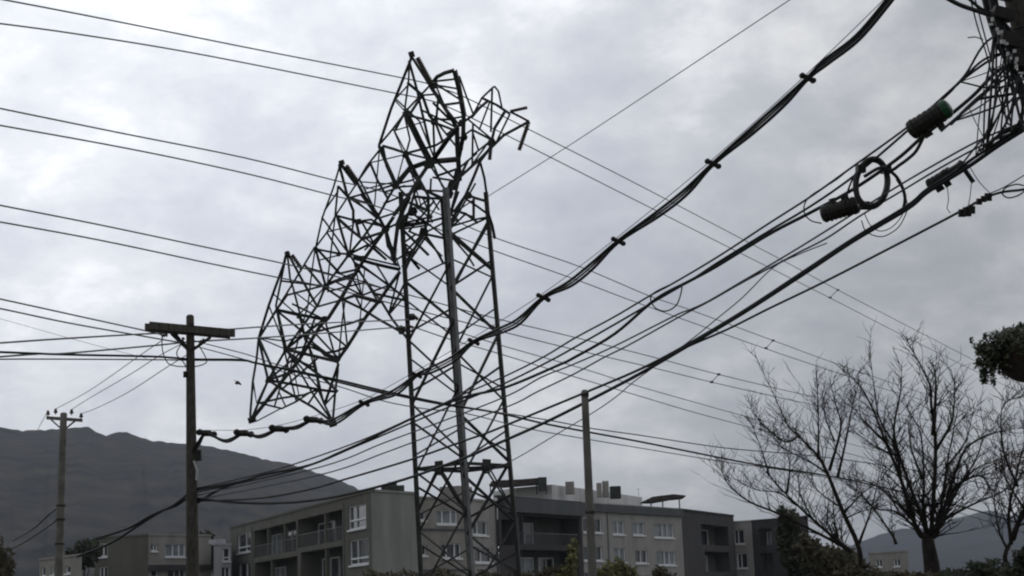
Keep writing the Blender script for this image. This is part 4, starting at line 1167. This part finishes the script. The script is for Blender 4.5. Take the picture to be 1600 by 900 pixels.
bush_tree('evergreen_tree', 'dark tree right of the timber pole beside the whitish house', 'tree', 322, 150, [(322, 855, 12, 24), (330, 872, 10, 20), (314, 870, 10, 22)], 1500, .25, LEAFD, 13)

def bare_tree(label, base, d0, trunk, limbs, seed, r_trunk, twigden=1.0, leafpatch=None):
    rnd = random.Random(seed); k = d0 / F
    t0 = at(*trunk[0], d0); g = Vector((at(*base, d0).x, at(*base, d0).y, 0))
    root = empty('bare_tree', g, label, 'tree')
    tp = [g] + [at(x, y, d0) for x, y in trunk]
    b = MB(); b.tube(spline(tp, 3), [r_trunk * (1 - .45 * i / (3 * (len(tp) - 1))) for i in range(3 * (len(tp) - 1) + 1)], 8); b.build('trunk', BARK, root, smooth=True)
    T = MB(); seen = []
    def twig(p, dirv, L, r, lev):
        q = [p]; v = dirv.copy(); n = 4
        for i in range(n):
            v = (v + Vector((rnd.gauss(0, .13), rnd.gauss(0, .16), rnd.gauss(.05, .12)))).normalized(); q.append(q[-1] + v * L / n)
        T.tube(q, [r, r * .85, r * .7, r * .52, r * .32], 4, False)
        if lev > 0:
            for i in range(rnd.randint(1, 3)):
                j = rnd.randint(1, 4); ang = rnd.choice((-1, 1)) * rnd.uniform(.35, .95)
                side = rt * math.sin(ang) + fwd * rnd.gauss(0, .45); nd = (v * math.cos(ang) + side + Z * .12).normalized()
                twig(q[j], nd, L * rnd.uniform(.4, .75), max(.0055, r * .66), lev - 1)
    for li, (r, pts) in enumerate(limbs):
        dd = rnd.uniform(-1.2, 1.2); n = len(pts); ds = 0
        near = [(math.hypot(x_ - pts[0][0], y_ - pts[0][1]), d_) for x_, y_, d_ in seen]
        if near and min(near)[0] < 14: ds = min(near)[1]          # a side limb starts at the depth of the limb that carries it
        P = spline([at(x + (rnd.uniform(-2, 2) if i else 0), y, d0 + ds + dd * (i / (n - 1)) ** 1.1) for i, (x, y) in enumerate(pts)], 4)
        for i in range(n - 1):
            for q in range(6):
                f = (i + q / 6) / (n - 1); seen.append((pts[i][0] + (pts[i + 1][0] - pts[i][0]) * q / 6, pts[i][1] + (pts[i + 1][1] - pts[i][1]) * q / 6, ds + dd * f ** 1.1))
        m_ = len(P); R = [max(.006, 1.6 * r * (1 - .93 * (i / (m_ - 1)) ** .75)) for i in range(m_)]
        b = MB(); b.tube(P, R, 6); b.build('limb', BARK, root, smooth=True)
        for i in range(2, m_):
            for _ in range(2 if rnd.random() < (1.0 - .6 * i / m_) * twigden else 1):
                if rnd.random() > .8 * twigden: continue
                v = (P[min(i + 1, m_ - 1)] - P[i - 1]).normalized(); ang = rnd.choice((-1, 1)) * rnd.uniform(.3, .95)
                nd = (v * math.cos(ang) + rt * math.sin(ang) * rnd.uniform(.5, 1) + fwd * rnd.gauss(0, .5) + Z * .2).normalized()
                f_ = i / (m_ - 1); twig(P[i], nd, rnd.uniform(.35, .9) * (1.15 - .6 * f_), max(.007, R[i] * .42), 2 if rnd.random() < .75 - .5 * f_ else 1)
        twig(P[-1], (P[-1] - P[-3]).normalized(), rnd.uniform(.15, .3), R[-1], 0)
    o = T.build('twigs', TWIG, root); o['kind'] = 'stuff'
    if leafpatch: leaves('dry_leaves', [(at(x, y, d0 + .2), w * k, w * k, h * k) for x, y, w, h in leafpatch[0]], leafpatch[1], .035, leafpatch[2], root, seed)['kind'] = 'stuff'
    return root
bare_tree('large bare tree with many upright stems right of the flats', (1462, 1000), 30, [(1458, 905), (1452, 860), (1448, 832)],
    [(.035, [(1440, 838), (1429, 820), (1407, 749), (1384, 691), (1362, 633), (1338, 598), (1322, 584)]), (.026, [(1440, 835), (1420, 807), (1367, 758), (1320, 748)]),
     (.036, [(1448, 832), (1442, 811), (1407, 713), (1398, 669), (1407, 611), (1409, 575)]), (.03, [(1448, 832), (1442, 790), (1442, 749), (1438, 678), (1418, 638)]),
     (.036, [(1452, 836), (1456, 824), (1462, 704), (1456, 633), (1451, 602), (1429, 553), (1418, 537)]), (.028, [(1458, 680), (1462, 602), (1459, 567)]),
     (.034, [(1456, 838), (1464, 829), (1478, 731), (1496, 633)]), (.034, [(1458, 838), (1469, 820), (1496, 767), (1527, 709), (1540, 655)]),
     (.03, [(1460, 838), (1469, 811), (1500, 713), (1527, 687), (1567, 673), (1600, 669)]), (.026, [(1480, 790), (1491, 762), (1520, 745), (1540, 748), (1551, 778), (1562, 815)]),
     (.022, [(1407, 749), (1398, 700), (1375, 655), (1366, 610), (1360, 545)]), (.022, [(1462, 704), (1485, 660), (1490, 620), (1493, 595)]),
     (.02, [(1384, 691), (1350, 660), (1330, 630)]), (.02, [(1442, 749), (1424, 700), (1418, 660)]), (.02, [(1478, 731), (1510, 690), (1520, 640)]), (.02, [(1436, 830), (1400, 800), (1370, 795), (1340, 770)]), (.018, [(1429, 815), (1395, 770), (1380, 720)]), (.022, [(1470, 815), (1515, 790), (1560, 770), (1600, 745)]), (.018, [(1490, 765), (1530, 730), (1575, 715)]), (.016, [(1407, 713), (1370, 700), (1340, 680)]), (.016, [(1464, 760), (1440, 720), (1432, 690)]), (.018, [(1456, 800), (1478, 770), (1488, 740)])], 21, .19, 1.35, ([(1486, 750, 9, 26)], 260, LEAFY))
bare_tree('smaller bare tree leaning left in front of the dark hedge', (1352, 1000), 32, [(1346, 905), (1342, 856), (1318, 802), (1302, 762), (1293, 740)],
    [(.024, [(1293, 740), (1278, 713), (1247, 682), (1229, 664), (1207, 615), (1182, 558)]), (.022, [(1296, 735), (1313, 669), (1304, 633), (1296, 593)]),
     (.02, [(1309, 745), (1322, 691), (1331, 633), (1340, 600)]), (.018, [(1278, 718), (1280, 669), (1278, 629), (1275, 584)]),
     (.026, [(1314, 850), (1309, 842), (1304, 800), (1302, 760)]), (.030, [(1330, 862), (1309, 844), (1269, 811), (1229, 771), (1202, 744), (1184, 722)]),
     (.026, [(1325, 860), (1304, 847), (1220, 804), (1171, 784), (1140, 758), (1129, 740), (1129, 722)]), (.02, [(1342, 850), (1362, 789), (1378, 713)]),
     (.024, [(1400, 850), (1393, 833), (1349, 776), (1313, 749)]), (.016, [(1247, 682), (1225, 690), (1190, 660), (1170, 630)]), (.016, [(1229, 771), (1232, 730), (1225, 690)]),
     (.014, [(1202, 744), (1190, 700), (1175, 660)]), (.014, [(1269, 811), (1250, 770), (1248, 740)]), (.016, [(1293, 740), (1262, 720), (1225, 700), (1195, 668)]),
     (.014, [(1304, 690), (1290, 650), (1286, 615)]), (.016, [(1318, 802), (1350, 770), (1385, 745)]), (.014, [(1309, 790), (1280, 770), (1262, 745)]), (.014, [(1320, 810), (1345, 800), (1378, 790)]), (.014, [(1245, 790), (1215, 770), (1180, 765), (1150, 748)])], 34, .06, 1.3)
bare_tree('bare tree with a few dry reddish leaves cut by the right edge', (1585, 1000), 28, [(1578, 905), (1570, 870), (1582, 842)],
    [(.04, [(1582, 842), (1590, 815), (1602, 795), (1625, 760), (1640, 700)]), (.024, [(1580, 850), (1575, 800), (1590, 740), (1600, 700), (1612, 650)]), (.018, [(1590, 760), (1570, 710), (1562, 660), (1572, 630), (1600, 620)]),
     (.018, [(1575, 860), (1560, 830), (1552, 780), (1558, 740)]), (.018, [(1600, 795), (1580, 760), (1566, 735)])], 55, .06, 1.3, ([(1577, 722, 16, 16), (1594, 716, 14, 14), (1560, 728, 10, 10), (1604, 735, 14, 16)], 420, LEAFR))

# hanging basket on a street-lamp arm at the right edge
dBk = 12.0; kb = dBk / F; bc = at(1606, 560, dBk)
HB = empty('hanging_basket', bc, 'dark hanging plant basket overflowing with leaves at the right edge', 'hanging basket')
b = MB(); prof = []
for i in range(9):
    a = math.pi / 2 * i / 8; prof.append((.045 - .225 * math.cos(a) , .02 + .21 * math.sin(a)))
b.lathe(bc, Z, prof + [(.08, .235), (.08, .20)], 20); b.build('bowl', BASK, HB, smooth=True)
B = [(at(1590, 545, dBk), .26, .26, .13), (at(1560, 555, dBk), .15, .18, .14), (at(1542, 568, dBk - .05), .075, .1, .10), (at(1612, 528, dBk), .26, .25, .09), (at(1575, 528, dBk), .12, .15, .06), (at(1640, 550, dBk), .24, .26, .15)]
leaves('foliage', B, 5200, .022, LEAFP, HB, 77)['kind'] = 'stuff'
B = [(at(1532, 545, dBk), .045, .05, .05), (at(1538, 590, dBk), .03, .04, .05), (at(1552, 594, dBk - .1), .02, .04, .045), (at(1518, 532, dBk), .012, .02, .03), (at(1592, 513, dBk), .03, .04, .02), (at(1540, 525, dBk), .015, .02, .03), (at(1597, 508, dBk), .02, .02, .03)]
leaves('trailing_sprigs', B, 520, .018, LEAFP, HB, 78)['kind'] = 'stuff'
leaves('highlit_leaves', [(at(1556, 524, dBk), .07, .1, .03), (at(1578, 515, dBk), .06, .1, .025), (at(1545, 540, dBk), .03, .05, .03)], 260, .016, LEAFH, HB, 79)['kind'] = 'stuff'  # pale leaf faces, coloured as the highlights on top of the foliage
pp = at(1700, 560, dBk)
LP = empty('lamp_post', Vector((pp.x, pp.y, 0)), 'grey street post just outside the right edge carrying the hanging basket', 'post')
b = MB(); b.tube([Vector((pp.x, pp.y, 0)), Vector((pp.x, pp.y, 5.0))], [.09, .06], 12); b.build('shaft', STEELD, LP)
b = MB(); b.tube([Vector((pp.x, pp.y, bc.z - .05)), bc + Vector((.22, 0, .03))], .02, 8); b.build('basket_arm', STEELD, LP)

# bird in flight, left of the pylon
bp = at(372, 598, 30); b = MB()
ax = (rt * .8 - up * .5).normalized(); sdv = fwd; un = ax.cross(sdv).normalized()
b.lathe(bp - ax * .055, ax, [(0, .006), (.02, .022), (.05, .03), (.08, .024), (.095, .017), (.105, .018), (.118, .013), (.13, .003)], 10)
for s in (-1, 1):
    w = [bp + ax * .03, bp - ax * .025, bp - ax * .045 + sdv * .09 * s - un * .03, bp + ax * .01 + sdv * .10 * s - un * .035, bp - ax * .03 + sdv * .17 * s - un * .015]
    V = w + [v + un * .006 for v in w]
    b.add(V, [(0, 1, 2, 3), (3, 2, 4), (8, 7, 6, 5), (9, 7, 8), (0, 5, 6, 1), (1, 6, 7, 2), (2, 7, 9, 4), (4, 9, 8, 3), (3, 8, 5, 0)])
t = [bp - ax * .05 + sdv * .008, bp - ax * .05 - sdv * .008, bp - ax * .10 - sdv * .022, bp - ax * .10 + sdv * .022]; V = t + [v + un * .004 for v in t]
b.add(V, [(0, 1, 2, 3), (7, 6, 5, 4), (0, 4, 5, 1), (1, 5, 6, 2), (2, 6, 7, 3), (3, 7, 4, 0)])
tag(b.build('bird', BIRDM, origin=bp), 'small dark bird in flight between the timber pole and the fallen arm', 'bird')

# haze: one even box of air round everything (the world sky lies outside it)
HZ = bpy.data.materials.new('haze'); HZ.use_nodes = True; t = HZ.node_tree; t.nodes.clear()
o = t.nodes.new('ShaderNodeOutputMaterial'); v = t.nodes.new('ShaderNodeVolumePrincipled')
v.inputs['Color'].default_value = (.80, .88, 1, 1); v.inputs['Density'].default_value = .00012; v.inputs['Anisotropy'].default_value = .1
t.links.new(v.outputs[0], o.inputs['Volume'])
b = MB(); b.bx(-3100, -90, -4, 3100, 4100, 420); o = b.build('haze', HZ, origin=Vector((0, 0, -4))); o['kind'] = 'stuff'
